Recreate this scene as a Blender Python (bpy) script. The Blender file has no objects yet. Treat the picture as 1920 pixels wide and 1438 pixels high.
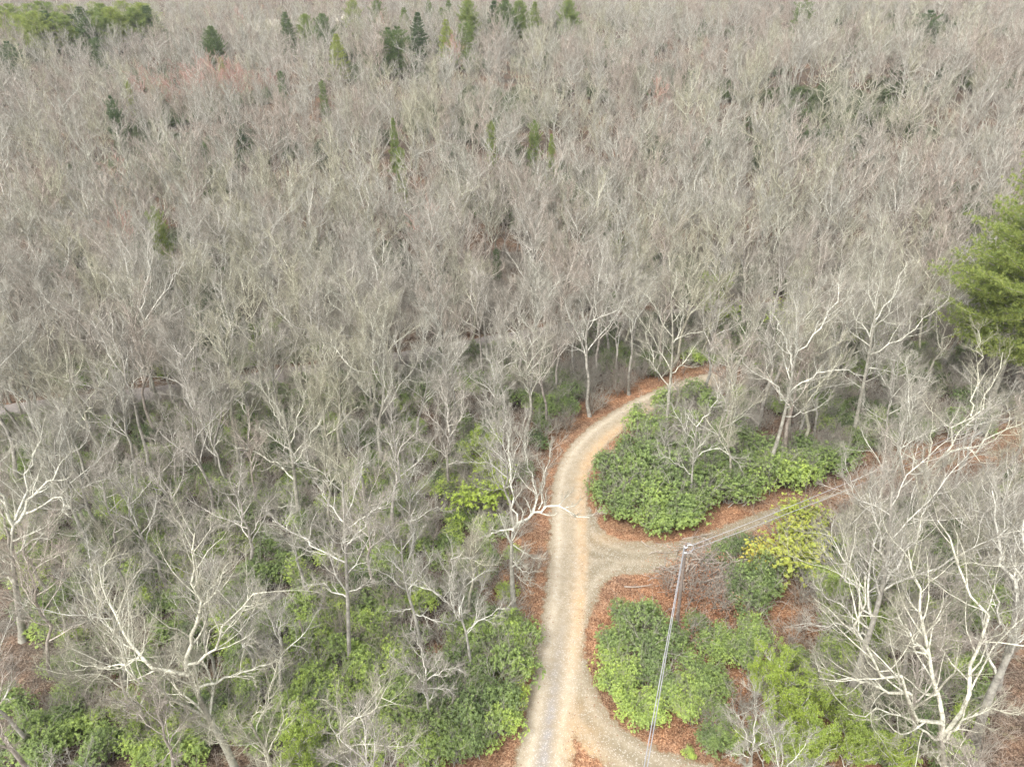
import bpy, math, random
import numpy as np
from mathutils import Vector, Matrix

# ------------------------------------------------------------------ camera, sky, sun, exposure
scn = bpy.context.scene
CAMH, PITCH, FPX = 43.5, math.radians(27.7), 1330.0
cam_d = bpy.data.cameras.new("camera"); cam = bpy.data.objects.new("camera", cam_d)
scn.collection.objects.link(cam); scn.camera = cam
cam.location = (0, 0, CAMH); cam.rotation_euler = (math.pi/2 - PITCH, 0, 0)
cam_d.sensor_fit = 'HORIZONTAL'; cam_d.sensor_width = 36; cam_d.lens = FPX/1920*36
cam_d.clip_start = 0.5; cam_d.clip_end = 6000
SUN_EL, SUN_AZ = math.radians(52), math.radians(215)      # azimuth clockwise from +Y: behind the camera, left
w = bpy.data.worlds.new("World"); scn.world = w; w.use_nodes = True
nt = w.node_tree; bg = nt.nodes['Background']
sky = nt.nodes.new('ShaderNodeTexSky'); sky.sky_type = 'NISHITA'; sky.sun_disc = False
sky.sun_elevation = SUN_EL; sky.sun_rotation = SUN_AZ; sky.dust_density = 3.0; sky.air_density = 1.0
hs = nt.nodes.new('ShaderNodeHueSaturation'); hs.inputs['Saturation'].default_value = 0.22
hs.inputs['Value'].default_value = 1.0
nt.links.new(sky.outputs[0], hs.inputs['Color']); nt.links.new(hs.outputs[0], bg.inputs['Color'])
bg.inputs['Strength'].default_value = 0.15
sd = bpy.data.lights.new("sun", 'SUN'); sun = bpy.data.objects.new("sun", sd); scn.collection.objects.link(sun)
sd.energy = 1.1; sd.angle = math.radians(22); sd.color = (1.0, 0.96, 0.90)
sdir = Vector((math.sin(SUN_AZ)*math.cos(SUN_EL), math.cos(SUN_AZ)*math.cos(SUN_EL), math.sin(SUN_EL)))
sun.rotation_euler = sdir.to_track_quat('Z', 'Y').to_euler(); sun.location = (0, -40, 90)
scn.view_settings.view_transform = 'Standard'; scn.view_settings.look = 'None'
scn.view_settings.exposure = 1.58; scn.view_settings.gamma = 1.0
scn.cycles.max_bounces = 4; scn.cycles.diffuse_bounces = 2; scn.cycles.glossy_bounces = 1
scn.cycles.transparent_max_bounces = 4; scn.cycles.use_denoising = True; scn.cycles.denoiser = 'OPENIMAGEDENOISE'; scn.cycles.denoising_input_passes = 'RGB_ALBEDO_NORMAL'; scn.cycles.denoising_prefilter = 'ACCURATE'
scn.cycles.use_adaptive_sampling = False

rng = np.random.default_rng(11)
UP = np.array([0., 0., 1.])

# ------------------------------------------------------------------ terrain heights
_D = np.arange(0, 3001, 5.0)
def _curve(kn):
    h = np.interp(_D, [k[0] for k in kn], [k[1] for k in kn])
    k = np.ones(9)/9; hp = np.pad(h, 4, mode='edge')
    return np.convolve(hp, k, 'valid')
HL = _curve([(0,0),(145,0),(190,5),(240,11),(300,20),(400,27),(600,45),(1000,80),(1500,100),(3000,100)])
HC = _curve([(0,0),(125,0),(175,8),(230,17),(300,26),(400,36),(600,52),(1000,80),(1500,100),(3000,100)])
HR = _curve([(0,0),(115,0),(150,8),(200,21),(300,35),(430,47),(620,60),(1000,84),(1500,102),(3000,102)])
def T(x, y):
    x = np.asarray(x, float); y = np.asarray(y, float)
    d = np.maximum(y, 0); u = np.clip(x/np.maximum(np.maximum(y, np.abs(x)*0.6), 30.0), -1.2, 1.2)
    a, b, c = np.interp(d, _D, HL), np.interp(d, _D, HC), np.interp(d, _D, HR)
    s = np.clip(np.abs(u)/0.6, 0, 1); s = s*s*(3-2*s)
    base = np.where(u < 0, b+(a-b)*s, b+(c-b)*s)
    far = np.clip((d-120)/80, 0, 1)
    und = 0.10*np.sin(x*0.11+1.3)*np.sin(y*0.13+0.4) + far*(3.0*np.sin(x*0.030+y*0.021)*np.sin(y*0.036+1.0)+1.2*np.sin(x*0.07-y*0.05))
    return base+und
CP, SP = math.cos(PITCH), math.sin(PITCH)
def ray(px, py):
    a, b = (px-960)/FPX, (py-719)/FPX
    return np.array([a, CP - b*SP, -SP - b*CP])
def ground(px, py, h=0.0):
    r = ray(px, py); t = 5.0
    def f(t): return CAMH + r[2]*t - float(T(r[0]*t, r[1]*t)) - h
    if r[2] < 0:
        t = max(5.0, min((CAMH-h-60)/r[2] if CAMH-h-60 < 0 else 5.0, 10.0))
    step = 1.0; p = t
    while f(t) > 0 and t < 2500:
        p = t; t += step; step *= 1.03
    for _ in range(30):
        m = (p+t)/2
        if f(m) > 0: p = m
        else: t = m
    return np.array([r[0]*t, r[1]*t, float(T(r[0]*t, r[1]*t))])
def project(P):
    P = np.asarray(P, float); d = P - np.array([0, 0, CAMH])
    z = d[..., 1]*CP - d[..., 2]*SP; yy = d[..., 1]*SP + d[..., 2]*CP
    z = np.maximum(z, 0.01)
    return np.stack([960+FPX*d[..., 0]/z, 719-FPX*yy/z, z], -1)

# ------------------------------------------------------------------ materials
def mat(name, rough=0.9, spec=0.2):
    m = bpy.data.materials.new(name); m.use_nodes = True; b = m.node_tree.nodes['Principled BSDF']
    b.inputs['Roughness'].default_value = rough; b.inputs['Specular IOR Level'].default_value = spec
    return m, m.node_tree, b
def N(nt, t, **k):
    n = nt.nodes.new(t)
    for a, v in k.items():
        if isinstance(v, tuple) and a == 'ins':
            pass
        setattr(n, a, v)
    return n
def ramp(nt, src, stops, interp='LINEAR'):
    r = nt.nodes.new('ShaderNodeValToRGB'); r.color_ramp.interpolation = interp
    e = r.color_ramp.elements
    while len(e) < len(stops): e.new(0.5)
    for i, (p, c) in enumerate(stops):
        e[i].position = p; e[i].color = (*c, 1) if len(c) == 3 else c
    nt.links.new(src, r.inputs[0]); return r.outputs[0]
def mix(nt, f, a, b, mode='MIX'):
    m = nt.nodes.new('ShaderNodeMix'); m.data_type = 'RGBA'; m.blend_type = mode
    for s, v in ((m.inputs[0], f), (m.inputs[6], a), (m.inputs[7], b)):
        if hasattr(v, 'links') or isinstance(v, bpy.types.NodeSocket): nt.links.new(v, s)
        elif isinstance(v, (int, float)): s.default_value = v
        else: s.default_value = (*v, 1)
    return m.outputs[2]
def mth(nt, op, a, b=0.0, c=0.0, clamp=False):
    m = nt.nodes.new('ShaderNodeMath'); m.operation = op; m.use_clamp = clamp
    for i, v in enumerate((a, b, c)):
        if isinstance(v, bpy.types.NodeSocket): nt.links.new(v, m.inputs[i])
        else: m.inputs[i].default_value = v
    return m.outputs[0]
def noise(nt, vec, scale, detail=3, rough=0.6):
    n = nt.nodes.new('ShaderNodeTexNoise'); n.inputs['Scale'].default_value = scale
    n.inputs['Detail'].default_value = detail; n.inputs['Roughness'].default_value = rough
    if vec is not None: nt.links.new(vec, n.inputs['Vector'])
    return n.outputs[0]
def attr(nt, name, typ='GEOMETRY'):
    a = nt.nodes.new('ShaderNodeAttribute'); a.attribute_name = name; a.attribute_type = typ
    return a.outputs['Fac']
def worldpos(nt):
    return nt.nodes.new('ShaderNodeNewGeometry').outputs['Position']
def objpos(nt):
    return nt.nodes.new('ShaderNodeTexCoord').outputs['Object']
def setc(nt, b, c): nt.links.new(c, b.inputs['Base Color'])

def bark_mat(name, lo, hi, tones, patch=3.0):
    """lo/hi: dark and pale colour of the bark, tones: ramp of tints by the tree's own tone"""
    m, t, b = mat(name, 0.95, 0.1)
    p = objpos(t)
    n = noise(t, p, patch, 4, 0.7)
    c = ramp(t, n, [(0.32, lo), (0.62, hi)])
    tone = attr(t, 'tone', 'INSTANCER')
    tint = ramp(t, tone, tones)
    setc(t, b, mix(t, 1.0, c, tint, 'MULTIPLY'))
    return m
TONES = [(0.0, (0.93, 0.83, 0.79)), (0.3, (0.98, 0.95, 0.93)), (0.65, (0.98, 0.98, 0.95)), (1.0, (1.0, 0.99, 0.84))]
M_trunk = bark_mat("bark_grey", (0.17, 0.155, 0.135), (0.40, 0.385, 0.34), TONES, 2.2)
M_limb = bark_mat("limb_pale", (0.27, 0.258, 0.225), (0.74, 0.725, 0.65), TONES, 4.5)
M_twig = bark_mat("twig_grey", (0.145, 0.136, 0.113), (0.45, 0.428, 0.370), TONES, 0.5)
M_twigred = bark_mat("twig_red_buds", (0.34, 0.17, 0.14), (0.47, 0.29, 0.24), [(0, (1, .9, .9)), (1, (1, 1, 1))], 1.0)
M_snag = bark_mat("dead_wood", (0.22, 0.19, 0.16), (0.42, 0.37, 0.31), [(0, (1, 1, 1)), (1, (1, 1, 1))])

def leaf_mat(name, stops, var=0.35, rough=0.55, spec=0.25, trans=0.25):
    m, t, b = mat(name, rough, spec)
    tone = attr(t, 'tone', 'INSTANCER')
    rnd = t.nodes.new('ShaderNodeNewGeometry').outputs['Random Per Island']
    n = noise(t, objpos(t), 1.1, 2)
    v = mth(t, 'ADD', tone, mth(t, 'MULTIPLY', mth(t, 'SUBTRACT', n, 0.5), 0.9))
    v = mth(t, 'ADD', v, mth(t, 'MULTIPLY', mth(t, 'SUBTRACT', rnd, 0.5), var), clamp=True)
    c = ramp(t, v, stops); setc(t, b, c)
    tr = t.nodes.new('ShaderNodeBsdfTranslucent'); t.links.new(c, tr.inputs[0])
    ms = t.nodes.new('ShaderNodeMixShader'); ms.inputs[0].default_value = trans
    t.links.new(b.outputs[0], ms.inputs[1]); t.links.new(tr.outputs[0], ms.inputs[2])
    t.links.new(ms.outputs[0], t.nodes['Material Output'].inputs[0])
    return m
M_leaf = leaf_mat("evergreen_leaves", [(0.0, (0.085, 0.110, 0.055)), (0.3, (0.150, 0.205, 0.078)), (0.6, (0.245, 0.325, 0.095)), (0.85, (0.36, 0.46, 0.105)), (1.0, (0.48, 0.58, 0.12))])
M_pine = leaf_mat("pine_needles", [(0.0, (0.060, 0.095, 0.055)), (0.35, (0.120, 0.175, 0.065)), (0.7, (0.215, 0.275, 0.075)), (1.0, (0.34, 0.38, 0.10))], 0.4)
M_lime = leaf_mat("young_lime_leaves", [(0.0, (0.20, 0.25, 0.09)), (0.5, (0.32, 0.41, 0.09)), (1.0, (0.46, 0.56, 0.09))], 0.4, 0.6, 0.2, 0.4)
M_yellow = leaf_mat("yellow_spring_leaves", [(0.0, (0.34, 0.40, 0.09)), (0.5, (0.50, 0.50, 0.10)), (1.0, (0.62, 0.48, 0.10))], 0.5, 0.6, 0.2, 0.35)
M_dead = leaf_mat("dead_brown_leaves", [(0.0, (0.20, 0.09, 0.05)), (0.5, (0.36, 0.18, 0.10)), (1.0, (0.52, 0.33, 0.21))], 0.9, 0.8, 0.1, 0.15)

def litter_color(t, p):
    """fallen leaves: leaf-sized cells of brown, orange and tan over broad patches"""
    v = t.nodes.new('ShaderNodeTexVoronoi'); v.inputs['Scale'].default_value = 13.0; t.links.new(p, v.inputs['Vector'])
    sp = t.nodes.new('ShaderNodeSeparateColor'); t.links.new(v.outputs['Color'], sp.inputs[0])
    n1 = noise(t, p, 5.0, 5, 0.75)
    k = mth(t, 'ADD', mth(t, 'MULTIPLY', sp.outputs[0], 0.55), mth(t, 'MULTIPLY', n1, 0.5))
    c = ramp(t, k, [(0.18, (0.10, 0.048, 0.030)), (0.42, (0.21, 0.102, 0.054)), (0.62, (0.34, 0.178, 0.096)), (0.85, (0.52, 0.33, 0.20))])
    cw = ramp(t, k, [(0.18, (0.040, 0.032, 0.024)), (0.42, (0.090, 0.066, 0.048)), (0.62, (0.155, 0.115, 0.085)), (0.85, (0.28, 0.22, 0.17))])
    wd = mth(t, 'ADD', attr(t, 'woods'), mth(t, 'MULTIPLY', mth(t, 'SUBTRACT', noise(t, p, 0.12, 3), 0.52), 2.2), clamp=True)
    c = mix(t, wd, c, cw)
    c = mix(t, 1.0, c, ramp(t, noise(t, p, 0.9, 4, 0.7), [(0.32, (0.62, 0.62, 0.62)), (0.55, (1, 1, 1)), (0.72, (1.25, 1.22, 1.15))]), 'MULTIPLY')
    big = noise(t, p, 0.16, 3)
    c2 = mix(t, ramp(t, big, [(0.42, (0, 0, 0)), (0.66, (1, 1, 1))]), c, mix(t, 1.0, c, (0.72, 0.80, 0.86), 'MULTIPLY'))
    g = noise(t, p, 0.55, 5, 0.7)
    return mix(t, ramp(t, g, [(0.60, (0, 0, 0)), (0.72, (0.6, 0.6, 0.6))]), c2, (0.17, 0.17, 0.085)), k
def build_litter():
    m, t, b = mat("leaf_litter_ground", 0.95, 0.1)
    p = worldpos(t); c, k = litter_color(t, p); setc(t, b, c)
    bp = t.nodes.new('ShaderNodeBump'); bp.inputs['Strength'].default_value = 0.9; bp.inputs['Distance'].default_value = 0.08
    t.links.new(k, bp.inputs['Height']); t.links.new(bp.outputs[0], b.inputs['Normal'])
    return m
M_ground = build_litter()
def build_road():
    m, t, b = mat("gravel_and_sand", 0.95, 0.15)
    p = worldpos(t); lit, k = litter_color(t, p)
    edge, wheel, main, blue, sand = (attr(t, a) for a in ('edge', 'wheel', 'main', 'blue', 'sand'))
    nf = noise(t, p, 22.0, 4, 0.8); nm = noise(t, p, 1.6, 4, 0.65); nl = noise(t, p, 0.3, 3)
    base = mix(t, main, (0.225, 0.190, 0.130), (0.32, 0.268, 0.190))
    base = mix(t, mth(t, 'MULTIPLY', wheel, 0.85), base, (0.44, 0.378, 0.285))
    sf = mth(t, 'MULTIPLY', sand, ramp(t, nl, [(0.35, (0.25, 0.25, 0.25)), (0.6, (1, 1, 1))]))
    base = mix(t, sf, base, (0.42, 0.285, 0.155))
    bf = mth(t, 'MULTIPLY', blue, ramp(t, nm, [(0.3, (0.3, 0.3, 0.3)), (0.6, (1, 1, 1))]))
    base = mix(t, bf, base, (0.235, 0.235, 0.25))
    base = mix(t, 1.0, base, ramp(t, nf, [(0.30, (0.70, 0.70, 0.70)), (0.5, (1, 1, 1)), (0.72, (1.25, 1.25, 1.25))]), 'MULTIPLY')
    base = mix(t, 1.0, base, ramp(t, nm, [(0.30, (0.86, 0.84, 0.80)), (0.6, (1.06, 1.06, 1.06))]), 'MULTIPLY')
    e = mth(t, 'ADD', edge, mth(t, 'MULTIPLY', mth(t, 'SUBTRACT', nm, 0.5), 1.3))
    e = mth(t, 'ADD', e, mth(t, 'MULTIPLY', mth(t, 'SUBTRACT', nf, 0.5), 0.9))
    mr = t.nodes.new('ShaderNodeMapRange'); mr.interpolation_type = 'SMOOTHSTEP'
    t.links.new(e, mr.inputs[0]); mr.inputs[1].default_value = -0.04; mr.inputs[2].default_value = 0.22
    # dry grass and dirt rim between litter and gravel
    rim = ramp(t, mr.outputs[0], [(0.0, (0, 0, 0)), (0.5, (1, 1, 1)), (1.0, (0, 0, 0))])
    c = mix(t, mr.outputs[0], lit, base)
    c = mix(t, mth(t, 'MULTIPLY', rim, 0.55), c, (0.20, 0.155, 0.09))
    v2 = t.nodes.new('ShaderNodeTexVoronoi'); v2.inputs['Scale'].default_value = 7.0; t.links.new(p, v2.inputs['Vector'])
    s2 = t.nodes.new('ShaderNodeSeparateColor'); t.links.new(v2.outputs['Color'], s2.inputs[0])
    th = mth(t, 'ADD', mth(t, 'MULTIPLY', edge, 0.16), 0.80)
    lf = mth(t, 'MULTIPLY', mth(t, 'GREATER_THAN', s2.outputs[1], th), mth(t, 'LESS_THAN', v2.outputs['Distance'], 0.42))
    c = mix(t, mth(t, 'MULTIPLY', lf, 0.8), c, (0.24, 0.13, 0.08))
    st_ = t.nodes.new('ShaderNodeTexVoronoi'); st_.inputs['Scale'].default_value = 16.0; t.links.new(p, st_.inputs['Vector'])
    s3 = t.nodes.new('ShaderNodeSeparateColor'); t.links.new(st_.outputs['Color'], s3.inputs[0])
    c = mix(t, mth(t, 'MULTIPLY', mth(t, 'GREATER_THAN', s3.outputs[2], 0.88), mth(t, 'MULTIPLY', mr.outputs[0], 0.45)), c, (0.55, 0.52, 0.47))
    setc(t, b, c)
    bp = t.nodes.new('ShaderNodeBump'); bp.inputs['Strength'].default_value = 0.5; bp.inputs['Distance'].default_value = 0.04
    t.links.new(nf, bp.inputs['Height']); t.links.new(bp.outputs[0], b.inputs['Normal'])
    return m
M_road = build_road()
def build_simple(name, c1, c2, sc, rough=0.9):
    m, t, b = mat(name, rough, 0.2); p = worldpos(t)
    n = noise(t, p, sc, 5, 0.7); n2 = noise(t, p, sc*0.06, 3)
    c = ramp(t, n, [(0.3, c1), (0.7, c2)])
    setc(t, b, mix(t, 1.0, c, ramp(t, n2, [(0.3, (0.82, 0.82, 0.82)), (0.7, (1.1, 1.08, 1.05))]), 'MULTIPLY'))
    return m
M_asphalt = build_simple("worn_pale_asphalt", (0.19, 0.172, 0.158), (0.27, 0.245, 0.225), 3.0)
M_field = build_simple("dry_pale_field", (0.36, 0.32, 0.25), (0.62, 0.56, 0.46), 0.25)
M_pole = build_simple("weathered_pole_wood", (0.12, 0.095, 0.078), (0.27, 0.225, 0.195), 6.0)
M_metal = build_simple("galvanised_metal", (0.55, 0.56, 0.57), (0.75, 0.76, 0.77), 9.0, 0.4)
M_cable = build_simple("weathered_cable", (0.28, 0.28, 0.29), (0.42, 0.42, 0.43), 2.0, 0.5)

# ------------------------------------------------------------------ mesh helpers
class Geo:
    def __init__(s): s.v = []; s.f = []; s.m = []; s.n = 0
    def add(s, V, F, mi=0):
        V = np.asarray(V, np.float32).reshape(-1, 3); F = np.asarray(F, np.int64)
        s.v.append(V); s.f.append(F+s.n); s.m.append(np.full(len(F), mi, np.int32)); s.n += len(V)
    def tubes(s, P, R, k=3, mi=0):
        P = np.asarray(P, float); R = np.asarray(R, float)
        if P.ndim == 2: P = P[None]; R = R[None]
        B, n, _ = P.shape
        Tn = np.gradient(P, axis=1); Tn /= np.linalg.norm(Tn, axis=2, keepdims=True)+1e-9
        md = P[:, -1]-P[:, 0]; md /= np.linalg.norm(md, axis=1, keepdims=True)+1e-9
        ref = np.where(np.abs(md[:, 2:3]) > 0.8, np.array([[1., 0.13, 0]]), np.array([[0, 0.1, 1.]]))[:, None, :]
        U = np.cross(Tn, ref); U /= np.linalg.norm(U, axis=2, keepdims=True)+1e-9
        W = np.cross(Tn, U)
        a = np.arange(k)*2*math.pi/k
        V = P[:, :, None]+R[:, :, None, None]*(np.cos(a)[None, None, :, None]*U[:, :, None]+np.sin(a)[None, None, :, None]*W[:, :, None])
        idx = np.arange(B*n*k).reshape(B, n, k); nx = np.roll(idx, -1, 2)
        F = np.stack([idx[:, :-1], nx[:, :-1], nx[:, 1:], idx[:, 1:]], -1).reshape(-1, 4)
        s.add(V, F, mi)
    def leaves(s, C, D, Nn, L, W, mi=0, fold=0.12):
        """rhombic leaves: base C, direction D, normal Nn"""
        D = D/(np.linalg.norm(D, axis=1, keepdims=True)+1e-9)
        S = np.cross(D, Nn); S /= np.linalg.norm(S, axis=1, keepdims=True)+1e-9
        Nn = np.cross(S, D)
        L = np.broadcast_to(L, (len(C),))[:, None]; W = np.broadcast_to(W, (len(C),))[:, None]
        mid = C+D*L*0.5
        V = np.stack([C, mid+S*W*0.5+Nn*W*fold, C+D*L, mid-S*W*0.5+Nn*W*fold], 1)
        F = np.arange(len(C)*4).reshape(-1, 4); s.add(V, F, mi)
    def mesh(s, name, mats):
        V = np.concatenate(s.v); F = np.concatenate(s.f); M = np.concatenate(s.m)
        me = bpy.data.meshes.new(name); me.vertices.add(len(V)); me.vertices.foreach_set('co', V.ravel())
        k = F.shape[1]; me.loops.add(F.size); me.loops.foreach_set('vertex_index', F.ravel().astype(np.int32))
        me.polygons.add(len(F)); me.polygons.foreach_set('loop_start', np.arange(0, F.size, k, dtype=np.int32))
        me.polygons.foreach_set('loop_total', np.full(len(F), k, np.int32))
        me.polygons.foreach_set('material_index', M)
        for m in mats: me.materials.append(m)
        me.update(calc_edges=True); return me
def setattr_f(me, name, vals):
    a = me.attributes.new(name, 'FLOAT', 'POINT'); a.data.foreach_set('value', np.asarray(vals, np.float32).ravel())
def link(name, data, parent=None, **props):
    o = bpy.data.objects.new(name, data); scn.collection.objects.link(o)
    if parent is not None: o.parent = parent
    for k, v in props.items(): o[k] = v
    return o
NAMED = []
LANDS = [("the big forked corner tree", 350, 1250), ("the hooked-limb tree on the left edge", 40, 960), ("the slim upright tree", 650, 1100), ("the limb over the road", 990, 960), ("the gnarled open-wood tree", 550, 880),
         ("the pinkish fan-crowned tree", 840, 820), ("the crooked tree behind the bend", 1255, 680), ("the tall island tree", 1480, 740), ("the wide-limbed litter tree", 1630, 660), ("the massive corner tree", 1765, 1250),
         ("the leaning edge trunk", 1890, 1180), ("the tall straight grey tree", 1630, 1130), ("the upswept trackside tree", 1770, 830), ("the small round-headed tree", 800, 1270), ("the kinked roadside tree", 870, 1170),
         ("the twin-stemmed tree", 770, 1110), ("the sprawling bottom-edge tree", 680, 1370), ("the broad fan-shaped tree", 270, 540), ("the low-limbed island tree", 1298, 870), ("the utility pole", 1280, 1080),
         ("the brush pile", 1345, 1070), ("the yellow shrub", 1475, 1010), ("the big green pine", 1860, 480), ("the golden-green treetop", 285, 400), ("the pointed green pine", 738, 240), ("the two round evergreens", 1018, 250),
         ("the dark lone pine", 395, 70), ("the road bend", 1110, 820), ("the side track mouth", 1150, 1030), ("the lower road fork", 1090, 1340), ("the lime leafing shrubs", 910, 905), ("the broken snag", 570, 1190),
         ("the dark evergreen gap", 1560, 240), ("the cable's lower end", 1215, 1380), ("the tiny lone shrub", 1292, 1408), ("the mid paved road", 700, 690), ("the far left paved road", 150, 755),
         ("the paved road behind the bend", 1050, 625), ("the leaf-strewn patch", 690, 560), ("the upper right wood", 1700, 200)]
LANDS += [('the left photo edge at mid height', 15, 560), ('the left photo edge below the pine stand', 15, 240), ('the photo centre', 960, 480)]
RECS = []
ORD = "first second third fourth fifth sixth seventh eighth ninth tenth eleventh twelfth thirteenth fourteenth fifteenth sixteenth seventeenth eighteenth nineteenth twentieth".split()
def rec(o, noun, desc, z):
    x, y = o.location[0], o.location[1]; p = project([x, y, o.location[2]+z]); RECS.append((o, noun, desc, float(p[0]), float(p[1])))
def flush_labels():
    grp = {}
    for o, noun, desc, px, py in RECS:
        d, lm, lx, ly = min((math.hypot(px-l[1], (py-l[2])*1.3), l[0], l[1], l[2]) for l in LANDS)
        dx, dy = px-lx, py-ly
        dr = ("right of" if dx > 0 else "left of") if abs(dx) > abs(dy) else ("below" if dy > 0 else "above")
        grp.setdefault((noun, lm, dr), []).append((d, o, desc))
    for (noun, lm, dr), L_ in grp.items():
        L_.sort(key=lambda t: t[0])
        for i, (d, o, desc) in enumerate(L_):
            if len(L_) == 1: o['label'] = f"{desc} {noun} just {dr} {lm}"
            else: o['label'] = f"{ORD[min(i, 19)]} {noun} {dr} {lm}, {desc}"

def thing(name, label, cat, loc, group=None, rz=0.0, sc=1.0, tone=None):
    o = link(name, None); o.empty_display_size = 0.3
    o.location = [float(v) for v in loc]; o.rotation_euler = (0, 0, rz); o.scale = (sc,)*3 if not hasattr(sc, '__len__') else sc
    o['label'] = label; o['category'] = cat
    if group: o['group'] = group
    if tone is not None: o['tone'] = float(tone)
    return o
def resample(pts, n):
    pts = np.asarray(pts, float); d = np.r_[0, np.cumsum(np.linalg.norm(np.diff(pts, axis=0), axis=1))]
    t = np.linspace(0, d[-1], n)
    return np.stack([np.interp(t, d, pts[:, i]) for i in range(pts.shape[1])], 1)
def smooth(pts, it=2):
    pts = np.asarray(pts, float)
    for _ in range(it):
        q = 0.75*pts[:-1]+0.25*pts[1:]; r = 0.25*pts[:-1]+0.75*pts[1:]
        pts = np.concatenate([pts[:1], np.stack([q, r], 1).reshape(-1, pts.shape[1]), pts[-1:]])
    return pts

# ------------------------------------------------------------------ tree growth
def grow(P, R, L, n, tr, ang, lr, segs, gnarl, trop, rr, rg, fall=0.45, rmin=0.004, flat=0.0, tip=0.25):
    B, Np, _ = P.shape
    t = tr[0]+(tr[1]-tr[0])*((np.arange(n)[None]+rg.random((B, n)))/n)
    fi = t*(Np-1); i = np.minimum(fi.astype(int), Np-2); fr = (fi-i)[..., None]
    bi = np.arange(B)[:, None]
    st = P[bi, i]*(1-fr)+P[bi, i+1]*fr
    d = P[bi, i+1]-P[bi, i]; d /= np.linalg.norm(d, axis=2, keepdims=True)+1e-9
    r0 = R[bi, i]*(1-fr[..., 0])+R[bi, i+1]*fr[..., 0]
    ref = np.where(np.abs(d[..., 2:3]) > 0.85, np.array([1., 0, 0]), UP)
    u = np.cross(d, ref); u /= np.linalg.norm(u, axis=2, keepdims=True)+1e-9; v = np.cross(d, u)
    ph = rg.random((B, 1))*6.28+np.arange(n)[None]*2.4+rg.normal(0, 0.5, (B, n))
    a = rg.uniform(ang[0], ang[1], (B, n))
    c = np.cos(a)[..., None]*d+np.sin(a)[..., None]*(np.cos(ph)[..., None]*u+np.sin(ph)[..., None]*v)
    c[..., 2] *= (1-flat)
    ln = L[:, None]*lr*rg.uniform(0.6, 1.25, (B, n))*(1-fall*t)
    m = B*n; c = c.reshape(m, 3); st = st.reshape(m, 3); ln = ln.reshape(m); r0 = np.maximum(r0.reshape(m)*rr, rmin)
    out = np.empty((m, segs+1, 3)); out[:, 0] = st; Rr = np.empty((m, segs+1)); Rr[:, 0] = r0
    p = st.copy()
    for k in range(segs):
        c = c+rg.normal(0, gnarl, (m, 3)); c[:, 2] += trop; c /= np.linalg.norm(c, axis=1, keepdims=True)+1e-9
        p = p+c*(ln/segs)[:, None]; out[:, k+1] = p; Rr[:, k+1] = r0*(1-(1-tip)*(k+1)/segs)
    return out, Rr, ln

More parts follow.
